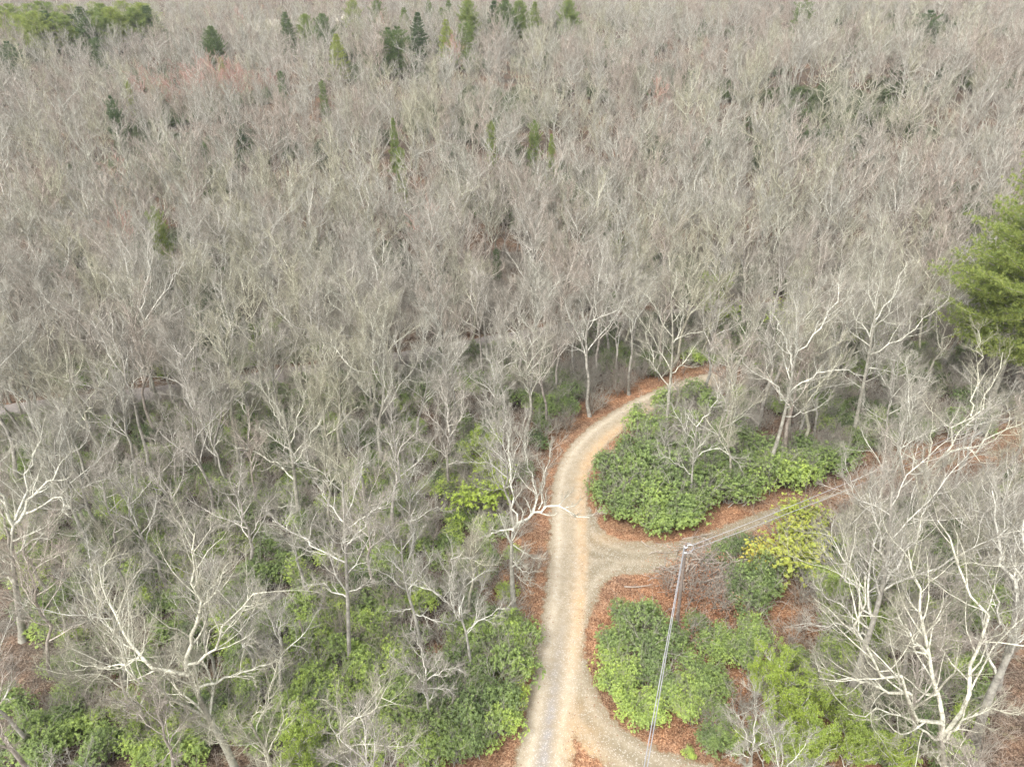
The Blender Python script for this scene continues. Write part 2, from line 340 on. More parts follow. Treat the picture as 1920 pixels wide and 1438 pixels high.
def bare_tree_parts(H, seed, lod=0, style='vase', trunk=None, limbs=None, twigm=M_twig, extra=6, r0=None, dens=1.0):
    rg = np.random.default_rng(seed)
    gt, gc = Geo(), Geo()
    r0 = r0 or H*0.0105*rg.uniform(0.9, 1.25)
    if trunk is None:
        nseg = 9; hh = H*rg.uniform(0.72, 0.86); P = np.zeros((nseg+1, 3)); P[:, 2] = np.linspace(0, hh, nseg+1)
        P[1:, :2] = np.cumsum(rg.normal(0, 0.013*H, (nseg, 2)), 0)
    else:
        P = resample(smooth(trunk, 1), 12); nseg = 11; hh = np.linalg.norm(P[-1]-P[0])
    R = r0*(1-0.72*np.linspace(0, 1, len(P))**1.1); R[0] *= 1.35
    gt.tubes(P, R, 8 if lod == 0 else 5)
    P1s = []
    n1 = extra if limbs is not None else int(rg.integers(10, 14))+(2 if lod else 0)
    t0 = {'vase': 0.42, 'tall': 0.55, 'spread': 0.33}[style] if limbs is None else 0.45
    an = {'vase': (0.40, 0.90), 'tall': (0.3, 0.75), 'spread': (0.6, 1.1)}[style]
    lr = {'vase': 0.50, 'tall': 0.44, 'spread': 0.54}[style]*(1.0 if lod else 1)
    if limbs is not None: lr *= 0.9
    P1, R1, L1 = grow(P[None], R[None], np.array([hh]), n1, (t0, 1.0), an, lr, 9, 0.17, 0.10, 0.52, rg, 0.30, 0.02 if lod == 0 else 0.06)
    if limbs is not None:
        LP, LR, LL = [], [], []
        for pts, rad in limbs:
            q = resample(smooth(pts, 1), 10); seg = np.linalg.norm(q[-1]-q[0])
            q[1:-1] += rg.normal(0, 0.02*seg, (8, 3)); LP.append(q); LR.append(rad*(1-0.78*np.linspace(0, 1, 10))); LL.append(seg*1.05)
        P1 = np.concatenate([np.array(LP), P1]); R1 = np.concatenate([np.array(LR), R1]); L1 = np.concatenate([np.array(LL), L1])
    gc.tubes(P1, R1, 5 if lod == 0 else 3, 0)
    n2, n3, n4 = (int(10*dens), 9, 6) if lod == 0 else (10, 10, 0)
    fr_ = lod == 1
    P2, R2, L2 = grow(P1, R1, L1, n2, (0.18, 1.0), (0.35, 0.95) if fr_ else (0.38, 0.95), 0.46 if fr_ else 0.45, 6, 0.13 if fr_ else 0.18, 0.12 if fr_ else 0.13, 0.55, rg, 0.45, 0.016 if lod == 0 else 0.027)
    gc.tubes(P2, R2, 4 if lod == 0 else 3, 0)
    P3, R3, L3 = grow(P2, R2, L2, n3, (0.15, 1.0), (0.22, 0.65) if fr_ else (0.3, 0.85), 0.55 if fr_ else 0.54, 4, 0.11 if fr_ else 0.17, 0.14 if fr_ else 0.11, 0.55, rg, 0.4, 0.012 if lod == 0 else 0.022)
    R3 = np.minimum(R3, 0.02 if lod == 0 else 0.03); gc.tubes(P3, R3, 3, 1)
    if n4:
        P4, R4, L4 = grow(P3, R3, L3, n4, (0.2, 1.0), (0.3, 0.9), 0.55, 2, 0.22, 0.06, 0.6, rg, 0.3, 0.0085)
        gc.tubes(P4, np.minimum(R4, 0.011), 3, 1)
        ends = P4
    else: ends = P3
    return gt, gc, ends

def tree_meshes(name, *a, **k):
    tm = k.get('twigm', M_twig)
    gt, gc, ends = bare_tree_parts(*a, **k)
    return gt.mesh(name+"_trunk", [M_trunk]), gc.mesh(name+"_crown", [M_limb, tm])

H0 = 17.0
VAR = [tree_meshes("bare_tree", H0, 100+i, 0, ['vase', 'tall', 'spread', 'vase', 'tall'][i % 5]) for i in range(10)]
VARRED = tree_meshes("red_budding_tree", H0, 150, 0, 'vase', twigm=M_twigred)

# ------------------------------------------------------------------ conifers
def conifer(H, seed, kind='pine', blades=9, tuft=0.42, tiers=None, width=0.26, base=0.12):
    rg = np.random.default_rng(seed); gt, gc = Geo(), Geo()
    P = np.zeros((10, 3)); P[:, 2] = np.linspace(0, H*0.98, 10); P[1:, :2] = np.cumsum(rg.normal(0, 0.004*H, (9, 2)), 0)
    R = H*0.013*(1-0.93*np.linspace(0, 1, 10)); gt.tubes(P, R, 7)
    tiers = tiers or int(H*1.25)
    C, D = [], []
    for k in range(tiers):
        f = (k+rg.random()*0.6)/tiers; z = H*(base+(0.985-base)*f)
        if kind == 'bigpine': prof = (1-f)**0.5*(0.78+0.3*rg.random())*min(1, 0.7+f*1.4)
        elif kind == 'pine': prof = (1-f)**0.75*(0.75+0.5*rg.random())*min(1, 0.55+f*2.2)
        elif kind == 'cone': prof = (1-f)**0.9*(0.85+0.25*rg.random())
        else: prof = (math.sin(math.pi*min(1, 0.18+0.82*f))**0.6)*(0.6+0.6*rg.random())*(1 if f < .8 else (1-f)*4+0.2)
        nb = 5 if kind != 'cone' else 7
        off = rg.random()*6.28
        for j in range(nb):
            az = off+j*6.283/nb+rg.normal(0, 0.25); z += rg.normal(0, 0.35) if kind == 'bigpine' else 0; ln = H*width*prof*rg.uniform(0.7, 1.15)+0.25
            rise = 0.02+0.5*f*f+rg.normal(0, 0.05) if kind == 'bigpine' else 0.15+0.5*f if 'pine' in kind else (-0.15+0.5*f)
            n = max(3, int(ln/0.42)); s = np.linspace(0, 1, n+1)
            x = ln*s; zz = ln*rise*s+ln*0.22*s**2-(0.10*ln*s if kind == 'cone' else 0)
            bend = az+0.25*rg.normal()*s
            cx = np.interp(z, P[:, 2], P[:, 0]); cy = np.interp(z, P[:, 2], P[:, 1])
            Q = np.stack([cx+np.cos(bend)*x, cy+np.sin(bend)*x, z+zz], 1)
            gc.tubes(Q, (0.012*ln+0.012)*(1-0.8*s), 3, 0)
            # side sprays
            for i in range(1, n+1):
                if s[i] < 0.22 and f < 0.85: continue
                dirn = Q[i]-Q[i-1]; dirn /= np.linalg.norm(dirn)
                side = np.array([-dirn[1], dirn[0], 0])
                sl = ln*0.34*(1.1-s[i])+0.15
                for sg in (-1, 1):
                    m = max(1, int(sl/0.35))
                    for q in range(1, m+1):
                        C.append(Q[i]+(side*sg*0.85+dirn*0.5)*sl*q/m+rg.normal(0, 0.24 if kind == 'bigpine' else 0.06, 3)); D.append(dirn*0.5+side*sg*0.6+UP*0.45)
                C.append(Q[i]); D.append(dirn+UP*0.5)
    C = np.array(C); D = np.array(D); D /= np.linalg.norm(D, axis=1, keepdims=True)
    Cb = np.repeat(C, blades, 0); Db = np.repeat(D, blades, 0)+rg.normal(0, 0.62, (len(C)*blades, 3))
    gl = Geo(); gl.leaves(Cb, Db, rg.normal(0, 1, Db.shape), tuft*rg.uniform(0.6, 1.15, len(Cb)), tuft*0.115)
    return gt.mesh(kind+"_trunk", [M_trunk]), gc.mesh(kind+"_limbs", [M_trunk]), gl.mesh(kind+"_needles", [M_pine])
PINE_BIG = conifer(27, 5, 'bigpine', 18, 0.36, tiers=48, width=0.37, base=0.24)
PINES = [conifer(18, 20+i, 'pine', 10, 0.6, width=0.36, base=0.25) for i in range(3)]
CONES = [conifer(16, 30+i, 'cone', 10, 0.55, width=0.30, base=0.15) for i in range(2)]
HEMS = [conifer(12, 40+i, 'hemlock', 11, 0.5, width=0.30, base=0.08) for i in range(2)]

# ------------------------------------------------------------------ broadleaf shrubs
def shrub_mesh(seed, leaf=(0.112, 0.048), ros=820, per=7, mt=M_leaf, stems=9, loose=0.15):
    rg = np.random.default_rng(seed); gs, gl = Geo(), Geo()
    nl = int(rg.integers(9, 14)); cen, rad = [], []
    for i in range(nl):
        a = rg.random()*6.28; q = math.sqrt(rg.random())*1.0; r = rg.uniform(0.36, 0.62)
        cen.append((q*math.cos(a), q*math.sin(a)*0.85, 0.55+(1-q*0.75)*rg.uniform(0.35, 1.05))); rad.append(r)
    cen = np.array(cen); rad = np.array(rad)
    li = rg.integers(0, nl, ros); d = rg.normal(0, 1, (ros, 3)); d[:, 2] = d[:, 2]*0.9+0.45; d /= np.linalg.norm(d, axis=1, keepdims=True)
    C = cen[li]+d*rad[li][:, None]*rg.uniform(0.70-loose, 1.12+loose*0.5, (ros, 1))
    C[:, 2] = np.maximum(C[:, 2], 0.08)
    ax = d*0.6+UP*0.75; ax /= np.linalg.norm(ax, axis=1, keepdims=True)
    Cb = np.repeat(C, per, 0); A = np.repeat(ax, per, 0); rr = rg.normal(0, 1, A.shape)
    rad_d = rr-A*(rr*A).sum(1, keepdims=True); rad_d /= np.linalg.norm(rad_d, axis=1, keepdims=True)
    Dd = rad_d+A*rg.uniform(-0.1, 0.7, (len(A), 1))
    gl.leaves(Cb, Dd, A, leaf[0]*rg.uniform(0.7, 1.2, len(A)), leaf[1])
    for i in range(nl):
        b = np.array([rg.normal(0, 0.15), rg.normal(0, 0.15), -0.05])
        mid = (b+cen[i])/2+rg.normal(0, 0.12, 3); gs.tubes(resample(smooth([b, mid, cen[i]], 1), 6), np.linspace(0.035, 0.012, 6), 4)
    Pm = resample([[0, 0, 0], [0, 0, 0.9]], 4)
    L = np.array([1.75]); P1, R1, L1 = grow(Pm[None], np.full((1, 4), 0.03), L, 16, (0.1, 1), (0.3, 1.1), 1.0, 5, 0.2, 0.06, 0.5, rg, 0.2, 0.01)
    P2, R2, L2 = grow(P1, R1, L1, 7, (0.3, 1), (0.3, 0.9), 0.5, 3, 0.2, 0.05, 0.6, rg, 0.3, 0.006)
    gs.tubes(P1, R1, 3); gs.tubes(P2, R2, 3)
    return gs.mesh("shrub_stems", [M_twig]), gl.mesh("shrub_leaves", [mt])
SHRUBS = [shrub_mesh(300+i) for i in range(6)]
YSHRUB = shrub_mesh(330, (0.085, 0.055), 900, 7, M_yellow, loose=0.75)
LIMES = [shrub_mesh(340+i, (0.10, 0.06), 420, 6, M_lime, loose=0.4) for i in range(3)]
def leafing_tree(seed, H=8.0):
    """small tree with its first sparse leaves"""
    gt, gc, ends = bare_tree_parts(H, seed, 1, 'spread', r0=0.07)
    rg = np.random.default_rng(seed+1); E = ends[rg.random(len(ends)) < 0.75]
    C = np.concatenate([E[:, -1], E[:, -2], E[:, 2]]); C = np.repeat(C, 3, 0)
    gl = Geo(); gl.leaves(C+rg.normal(0, 0.07, C.shape), rg.normal(0, 1, C.shape)+UP*0.3, rg.normal(0, 0.6, C.shape)+UP, 0.15*rg.uniform(.7, 1.3, len(C)), 0.08)
    return gt.mesh("sapling_trunk", [M_trunk]), gc.mesh("sapling_branches", [M_limb, M_twig]), gl.mesh("sapling_leaves", [M_lime])
LEAFING = [leafing_tree(360+i) for i in range(3)]
def twig_bush(seed):
    rg = np.random.default_rng(seed); g = Geo()
    Pm = np.zeros((1, 4, 3)); Pm[0, :, 2] = np.linspace(-0.05, 0.5, 4)
    P1, R1, L1 = grow(Pm, np.full((1, 4), 0.03), np.array([2.6]), 9, (0.0, 0.9), (0.2, 0.9), 1.0, 7, 0.14, 0.06, 0.6, rg, 0.2, 0.020)
    P2, R2, L2 = grow(P1, R1, L1, 8, (0.25, 1), (0.3, 0.8), 0.42, 4, 0.2, 0.06, 0.6, rg, 0.3, 0.013)
    P3, R3, L3 = grow(P2, R2, L2, 5, (0.2, 1), (0.3, 0.9), 0.5, 2, 0.2, 0.04, 0.6, rg, 0.3, 0.009)
    g.tubes(P1, R1, 3); g.tubes(P2, R2, 3); g.tubes(P3, R3, 3)
    return g.mesh("twig_bush", [M_twig])
TWIGB = [twig_bush(400+i) for i in range(4)]

# ------------------------------------------------------------------ roads as centre lines on the ground
def line(pix, n=None, ext=None):
    p = np.array([ground(x, y)[:2] for x, y in pix])
    p = smooth(p, 3); L = np.linalg.norm(np.diff(p, axis=0), axis=1).sum()
    return resample(p, int(L/0.5)+2)
MAIN = line([(985, 1640), (1002, 1520), (1018, 1438), (1035, 1330), (1053, 1200), (1066, 1080), (1068, 1000), (1066, 940), (1072, 890),
             (1090, 850), (1122, 815), (1165, 785), (1215, 755), (1270, 733), (1325, 716), (1352, 709)])
TRACK = line([(1075, 960), (1095, 1005), (1140, 1035), (1205, 1046), (1260, 1040), (1320, 1018), (1380, 992), (1450, 965), (1540, 935), (1640, 905), (1760, 870), (1900, 840), (2150, 800)])
FIL = line([(1075, 1140), (1090, 1095), (1125, 1060), (1180, 1045)])
BRANCH = line([(1060, 1240), (1078, 1300), (1105, 1360), (1150, 1402), (1215, 1440), (1300, 1468), (1420, 1495), (1600, 1530)])
PAVED = line([(-420, 850), (-200, 810), (0, 775), (130, 757), (250, 744), (400, 726), (520, 706), (700, 682), (850, 656), (930, 641), (1050, 620), (1150, 603), (1300, 588), (1500, 575), (1750, 565), (2100, 560)])
APR = line([(1070, 1030), (1115, 1042), (1160, 1045), (1215, 1044)])
NET = [(MAIN, 1.9), (TRACK, 1.9), (FIL, 1.7), (BRANCH, 1.6), (APR, 2.2)]
def dist_line(x, y, Ln):
    a, b = Ln[:-1], Ln[1:]; ab = b-a; l2 = (ab**2).sum(1)
    q = np.stack([x, y], -1)[:, None]-a[None]
    t = np.clip((q*ab[None]).sum(2)/l2[None], 0, 1); r = q-t[..., None]*ab[None]
    dd = np.linalg.norm(r, axis=2); j = dd.argmin(1); k = np.arange(len(x))
    side = np.sign(ab[j, 0]*q[k, j, 1]-ab[j, 1]*q[k, j, 0])
    return dd[k, j], side*dd[k, j]
def sstep(x, a, b):
    t = np.clip((x-a)/(b-a), 0, 1); return t*t*(3-2*t)
def strip(name, Ln, hw, lift, margin=0.9, mats=None, field=True):
    tg = np.gradient(Ln, axis=0); tg /= np.linalg.norm(tg, axis=1, keepdims=True); nr = np.stack([-tg[:, 1], tg[:, 0]], 1)
    cols = np.linspace(-(hw+margin), hw+margin, int((hw+margin)*2/0.18)+1) if field else np.linspace(-hw, hw, 13)
    XY = Ln[:, None]+nr[:, None]*cols[None, :, None]
    if not field:
        rg = np.random.default_rng(5); jit = rg.normal(0, 0.10, (len(Ln), 2)); XY[:, 0] += nr*jit[:, :1]; XY[:, -1] += nr*jit[:, 1:]
    x, y = XY[..., 0].ravel(), XY[..., 1].ravel()
    z = T(x, y)+lift+0.02*np.cos(np.tile(cols, len(Ln))*1.2)
    n, m = len(Ln), len(cols); idx = np.arange(n*m).reshape(n, m)
    F = np.stack([idx[:-1, :-1], idx[:-1, 1:], idx[1:, 1:], idx[1:, :-1]], -1).reshape(-1, 4)[:, ::-1]
    g = Geo(); g.add(np.stack([x, y, z], 1), F); me = g.mesh(name, mats)
    if field:
        E, U = [], []
        for l, h in NET:
            d, s = dist_line(x, y, l); E.append((h if l is not TRACK else h*(0.10+0.40*sstep(-x, -34, -23)+0.50*sstep(-x, -19, -11)))-d); U.append(s)
        E = np.array(E); U = np.array(U)
        edge = E.max(0); main = sstep(E[0], -0.1, 0.5)
        wh0 = np.exp(-((np.abs(U[0])-0.95)/0.36)**2); oth = E[1:].argmax(0); uo = np.take_along_axis(U[1:], oth[None], 0)[0]
        wh1 = 0.45*sstep(-x, -17, -8)*np.exp(-((np.abs(uo)-0.75)/0.4)**2)
        wheel = wh0*main+wh1*(1-main)
        near = sstep(-y, -46, -30)
        blue = np.exp(-((U[0]-0.05)/0.42)**2)*main*near*0.7
        sand = np.exp(-((U[0]+1.15)/0.75)**2)*main*sstep(y, 33, 44)*sstep(-y, -90, -72)*0.9
        # ochre wedge where the lower branch leaves
        j0 = ground(1090, 1400); sand = np.maximum(sand, np.exp(-(((x-j0[0])/1.6)**2+((y-j0[1])/3.2)**2))*0.9)
        j1 = ground(1150, 1010); sand = np.maximum(sand, np.exp(-(((x-j1[0])/4.0)**2+((y-j1[1])/1.0)**2))*0.5*(1-main))
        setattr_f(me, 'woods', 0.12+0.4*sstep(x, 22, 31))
        for nme, v in (('edge', edge), ('wheel', wheel), ('main', main), ('blue', blue), ('sand', sand)): setattr_f(me, nme, v)
    return link(name, me, kind='structure')
strip("gravel_road", MAIN, 1.9, 0.060, mats=[M_road])
strip("dirt_track", TRACK, 1.9, 0.040, mats=[M_road])
strip("road_junction", FIL, 1.7, 0.032, mats=[M_road])
strip("junction_apron", APR, 2.2, 0.046, mats=[M_road])
strip("branch_road", BRANCH, 1.6, 0.050, mats=[M_road])
strip("paved_road", PAVED, 2.3, 0.050, mats=[M_asphalt], field=False)

# terrain sheet
def axis(a, b, step, lim, g=1.09):
    c = list(np.arange(a, b+0.1, step)); s = step
    while c[-1] < lim: s *= g; c.append(c[-1]+s)
    return c
ys = axis(-40, 150, 2.0, 2200); s_ = 3.0; lo = [-40.0]
while lo[0] > -400: s_ *= 1.25; lo.insert(0, lo[0]-s_)
ys = np.array(lo[:-1]+ys)
xp = axis(0, 100, 2.0, 2000, 1.08); xs = np.array([-v for v in xp[:0:-1]]+xp)
X, Y = np.meshgrid(xs, ys); Z = T(X, Y)
n_, m_ = X.shape; idx = np.arange(n_*m_).reshape(n_, m_)
F = np.stack([idx[:-1, :-1], idx[:-1, 1:], idx[1:, 1:], idx[1:, :-1]], -1).reshape(-1, 4)
g = Geo(); g.add(np.stack([X.ravel(), Y.ravel(), Z.ravel()], 1), F)
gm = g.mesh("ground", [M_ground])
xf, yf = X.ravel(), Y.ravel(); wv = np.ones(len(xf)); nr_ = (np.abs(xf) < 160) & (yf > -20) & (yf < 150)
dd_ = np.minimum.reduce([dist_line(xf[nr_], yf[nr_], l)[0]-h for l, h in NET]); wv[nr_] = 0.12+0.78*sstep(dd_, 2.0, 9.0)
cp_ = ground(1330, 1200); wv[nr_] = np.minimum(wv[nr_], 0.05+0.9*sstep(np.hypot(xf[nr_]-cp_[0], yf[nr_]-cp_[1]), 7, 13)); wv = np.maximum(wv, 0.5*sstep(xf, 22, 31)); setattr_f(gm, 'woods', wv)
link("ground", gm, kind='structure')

# pale clearing far off at the top left
FIELDS = []
def field_patch(pix, lift=0.35):
    P = np.array([ground(x, y) for x, y in pix]); c = P.mean(0)
    g = Geo(); rg = np.random.default_rng(3)
    Q = resample(np.concatenate([P, P[:1]]), 41)[:-1]
    rings = [Q*(f)+c*(1-f) for f in (1.0, 0.75, 0.5, 0.25, 0.02)]
    V = np.concatenate(rings); V[:, 2] = T(V[:, 0], V[:, 1])+lift
    F = []
    for r in range(4):
        for i in range(40):
            a, b = r*40+i, r*40+(i+1) % 40; F.append([a, b, b+40, a+40])
    g.add(V, F); FIELDS.append(Q[:, :2]); return g.mesh("field", [M_field])

def inpoly(x, y, poly):
    x = np.asarray(x); y = np.asarray(y); ins = np.zeros(x.shape, bool); n = len(poly)
    for i in range(n):
        x1, y1 = poly[i]; x2, y2 = poly[(i+1) % n]
        c = ((y1 > y) != (y2 > y)) & (x < (x2-x1)*(y-y1)/((y2-y1) if y2 != y1 else 1e-9)+x1); ins ^= c
    return ins
link("dry_field", field_patch([(395, 62), (440, 50), (500, 38), (600, 30), (660, 26), (640, 42), (560, 50), (480, 64), (420, 70)]), kind='structure')

# ------------------------------------------------------------------ utility pole and cables
pb = ground(1268, 1178)
tp = ray(1287, 1015); s = pb[1]/tp[1]; PTOP = np.array([tp[0]*s, pb[1], CAMH+tp[2]*s]); PH = PTOP[2]-pb[2]
pole = thing("utility_pole", "weathered wooden utility pole standing in brush beside the side track", "utility pole", pb)
lean = (PTOP-pb); g = Geo(); zz = np.linspace(0, 1, 14)
g.tubes(np.outer(zz, lean)-np.array([0, 0, 0.2]), 0.145-0.045*zz, 14)
g.tubes(np.array([lean-[0, 0, 0.21], lean-[0, 0, 0.19], lean-[0, 0, 0.185]]), np.array([0.115, 0.10, 0.001]), 14)
link("shaft", g.mesh("pole_shaft", [M_pole]), pole)
g = Geo(); a = np.linspace(0, math.pi, 12)
g.tubes(np.stack([0.1+0.55*np.sin(a)*0.9, 0*a, -0.75+0.5*np.cos(a)*-1+0.1], 1)[::-1]+lean-[0, 0, 0], np.full(12, 0.035), 6)
link("drip_loop", g.mesh("drip_loop", [M_cable]), pole)
g = Geo(); g.tubes(np.array([[0.08, 0, -0.35], [0.3, 0, -0.33], [0.52, 0, -0.36]])+lean, np.array([0.05, 0.05, 0.03]), 8)
link("bracket", g.mesh("bracket", [M_metal]), pole)
for dz in (-0.5, -1.0):
    g = Geo(); g.tubes(np.array([[0, 0, dz-0.09], [0, 0, dz-0.05], [0, 0, dz+0.05], [0, 0, dz+0.09]])+lean, np.array([0.06, 0.155, 0.155, 0.06]), 10)
    link("insulator", g.mesh("insulator", [M_metal]), pole)
def cable(name, A, B, sag, r, label, off=0.0, n=60):
    t = np.linspace(0, 1, n)[:, None]; P = A*(1-t)+B*t; P[:, 2] -= sag*4*(t*(1-t))[:, 0]
    g = Geo(); g.tubes(P-A, np.full(n, r), 6)
    o = link(name, g.mesh(name, [M_cable])); o.location = A; o['label'] = label; o['category'] = 'cable'; return o
def at_height(px, py, z):
    r = ray(px, py); t = (z-CAMH)/r[2]; return np.array([r[0]*t, r[1]*t, z])
E1 = at_height(2050, 690, 10.5); E2 = at_height(2050, 712, 9.6)
cable("utility_cable", PTOP+[0.5, 0, -0.35], E1, 0.8, 0.022, "upper of the two thin cables running from the pole over the side track")
cable("utility_cable", PTOP+[0.1, 0, -1.0], E2, 0.8, 0.022, "lower of the two thin cables running from the pole over the side track")
F1 = at_height(1196, 1500, 8.8); F2 = at_height(1203, 1500, 8.7)
cable("service_cable", PTOP+[-0.12, -0.02, -0.45], F1, 0.35, 0.028, "left strand of the thick cable pair hanging from the pole toward the bottom edge")
cable("service_cable", PTOP+[-0.08, -0.02, -0.55], F2, 0.42, 0.028, "right strand of the thick cable pair hanging from the pole toward the bottom edge")

# ------------------------------------------------------------------ hero trees drawn limb by limb (pixels of the photo turned into real limbs with their own depth)
HERO_XY = []
def hero(seed, label, pix_trunk, limbs, H_hint, tone=0.6, r0=0.22, depth=1.0, extra=6, base=None, dens=1.0, name="bare_tree", red=False):
    """pix_trunk: pixels from the base up; every limb (pixels, depth slope, radius); trunk plane holds the base"""
    b = ground(*pix_trunk[0]) if base is None else ground(*base)
    rg = np.random.default_rng(seed)
    def at(px, py, yy):
        r = ray(px, py); s = yy/r[1]; return np.array([r[0]*s, yy, CAMH+r[2]*s])
    tr = [b]+[at(px, py, b[1]+0.0) for px, py in pix_trunk[1:]]
    tr = np.array(tr); loc = []
    for pts, slope, rad in limbs:
        n = len(pts); q = []
        p0 = at(pts[0][0], pts[0][1], b[1]); acc = 0; prev = p0
        q.append(p0)
        for (px, py) in pts[1:]:
            c = at(px, py, prev[1]); st = np.linalg.norm(c-prev); c = at(px, py, prev[1]+slope*st); q.append(c); prev = c
        loc.append((np.array(q)-b, rad))
    gt, gc, _ = bare_tree_parts(H_hint, seed, 0, 'vase', trunk=tr-b, limbs=loc, extra=extra, r0=r0, dens=dens, twigm=M_twigred if red else M_twig)
    o = thing(name, label, "tree", b, tone=tone)
    c1 = link("trunk", gt.mesh("hero_trunk", [M_trunk]), o); c2 = link("crown", gc.mesh("hero_crown", [M_limb, M_twigred if red else M_twig]), o)
    c1['tone'] = tone; c2['tone'] = tone
    HERO_XY.append(b[:2]); return o
hero(1, "large pale bare tree with a slanting forked trunk, near the bottom left corner", [(452, 1470), (430, 1412), (392, 1348), (365, 1290), (349, 1256)],
     [([(349, 1256), (352, 1210), (370, 1160), (376, 1090), (365, 1000)], -0.1, 0.13), ([(355, 1265), (300, 1252), (262, 1232), (212, 1155), (185, 1060)], 0.2, 0.13),
      ([(372, 1288), (420, 1278), (470, 1258), (520, 1235)], 0.3, 0.09), ([(392, 1348), (330, 1322), (280, 1290), (200, 1200), (150, 1140)], -0.3, 0.09),
      ([(350, 1245), (400, 1225), (430, 1150), (500, 1110)], -0.2, 0.09), ([(262, 1232), (200, 1255), (120, 1240)], 0.1, 0.06), ([(372, 1150), (405, 1090), (430, 1060)], 0.3, 0.07)], 17, 0.85, 0.27, extra=7, dens=1.3)
hero(2, "thick pale bare tree with hooked limbs on the left edge above the corner tree", [(44, 1200), (32, 1120), (22, 1040), (25, 985)],
     [([(25, 985), (50, 950), (90, 905), (120, 860)], 0.1, 0.14), ([(25, 985), (-5, 930), (-20, 860)], -0.1, 0.13), ([(22, 1000), (45, 930), (60, 870), (70, 800)], 0.3, 0.12),
      ([(50, 962), (95, 938), (122, 930), (118, 965), (132, 970)], -0.2, 0.08), ([(25, 1045), (60, 1015), (110, 1000), (160, 1010)], 0.2, 0.06)], 17, 0.75, 0.30)
hero(3, "slim upright bare tree rising from bright green shrubs left of the gravel road", [(656, 1268), (654, 1200), (652, 1125), (648, 1030), (645, 960), (642, 900)],
     [([(652, 1120), (625, 1110), (600, 1090), (570, 1100)], 0.1, 0.05), ([(650, 1055), (610, 1035), (560, 1000), (510, 975)], 0.2, 0.06), ([(648, 1030), (680, 990), (700, 950)], -0.1, 0.06),
      ([(646, 980), (610, 940), (590, 900)], 0.2, 0.06), ([(650, 1110), (680, 1100), (695, 1085)], -0.2, 0.05)], 15, 0.5, 0.17)
hero(4, "tall roadside bare tree whose pale crooked limb reaches over the gravel road", [(964, 1152), (961, 1095), (958, 1040), (961, 992)],
     [([(961, 994), (978, 978), (1003, 958), (1035, 950), (1062, 955), (1080, 968), (1105, 970)], -0.1, 0.13), ([(961, 992), (944, 992), (915, 1002), (895, 1012)], 0.1, 0.09),
      ([(1000, 960), (1005, 920), (990, 880), (985, 830)], 0.1, 0.08), ([(1010, 955), (1022, 915), (1025, 870), (1032, 840)], 0.2, 0.06), ([(958, 1050), (985, 1075), (1010, 1070)], -0.3, 0.05),
      ([(960, 1020), (985, 1040), (1015, 1050)], -0.1, 0.05), ([(958, 1065), (980, 1095), (1005, 1095)], 0.2, 0.04), ([(970, 985), (955, 930), (962, 870), (950, 810)], 0.3, 0.08)], 15, 0.7, 0.25, extra=4)
hero(5, "pale gnarled bare tree standing in the open woods left of the road bend", [(562, 985), (556, 930), (550, 870), (540, 815), (530, 770)],
     [([(552, 900), (520, 870), (490, 850), (440, 840)], 0.2, 0.08), ([(550, 870), (580, 830), (600, 790)], -0.1, 0.08), ([(540, 815), (515, 780), (500, 720)], 0.2, 0.07),
      ([(545, 830), (560, 780), (575, 730)], 0.3, 0.07), ([(560, 945), (525, 950), (490, 955)], -0.2, 0.05)], 15, 0.8, 0.22)
hero(6, "pinkish white bare tree with a full fan crown left of the road bend", [(842, 930), (840, 890), (838, 850), (842, 810)],
     [([(842, 830), (815, 790), (790, 750)], 0.1, 0.07), ([(842, 820), (865, 780), (870, 730)], 0.0, 0.07), ([(842, 810), (838, 760), (826, 715)], 0.2, 0.07), ([(840, 860), (805, 830), (770, 815)], 0, 0.05)], 14, 0.25, 0.18, dens=1.3)
hero(7, "crooked pale bare tree behind the bend of the gravel road", [(1246, 822), (1252, 770), (1256, 725), (1260, 680), (1262, 620), (1258, 560)],
     [([(1256, 728), (1235, 700), (1215, 680), (1200, 650)], -0.1, 0.07), ([(1258, 700), (1290, 670), (1310, 640)], 0.1, 0.07), ([(1230, 695), (1218, 640), (1215, 590)], 0.1, 0.06),
      ([(1260, 650), (1280, 610), (1290, 560)], 0.2, 0.06)], 17, 0.8, 0.20)
hero(8, "tall bare tree among the evergreen shrubs right of the road bend", [(1432, 905), (1448, 858), (1462, 812), (1476, 755), (1490, 680), (1500, 590)],
     [([(1476, 750), (1440, 710), (1400, 690), (1380, 660)], -0.1, 0.07), ([(1480, 735), (1530, 700), (1580, 690), (1620, 705)], -0.2, 0.08), ([(1488, 690), (1470, 630), (1440, 580)], 0.2, 0.08),
      ([(1492, 660), (1540, 610), (1570, 560), (1580, 500)], 0.2, 0.08), ([(1470, 780), (1510, 775), (1555, 750)], 0.1, 0.05)], 18, 0.7, 0.22, extra=7)
hero(9, "tall bare tree on leaf litter behind the side track with wide spreading limbs", [(1598, 822), (1608, 775), (1620, 715), (1632, 650), (1645, 560), (1660, 490)],
     [([(1630, 665), (1680, 640), (1730, 600), (1780, 560)], -0.1, 0.08), ([(1628, 690), (1700, 700), (1750, 720)], -0.1, 0.07), ([(1634, 640), (1600, 590), (1590, 540)], 0.2, 0.08),
      ([(1640, 600), (1690, 540), (1700, 490)], 0.2, 0.08)], 19, 0.75, 0.21, extra=7)
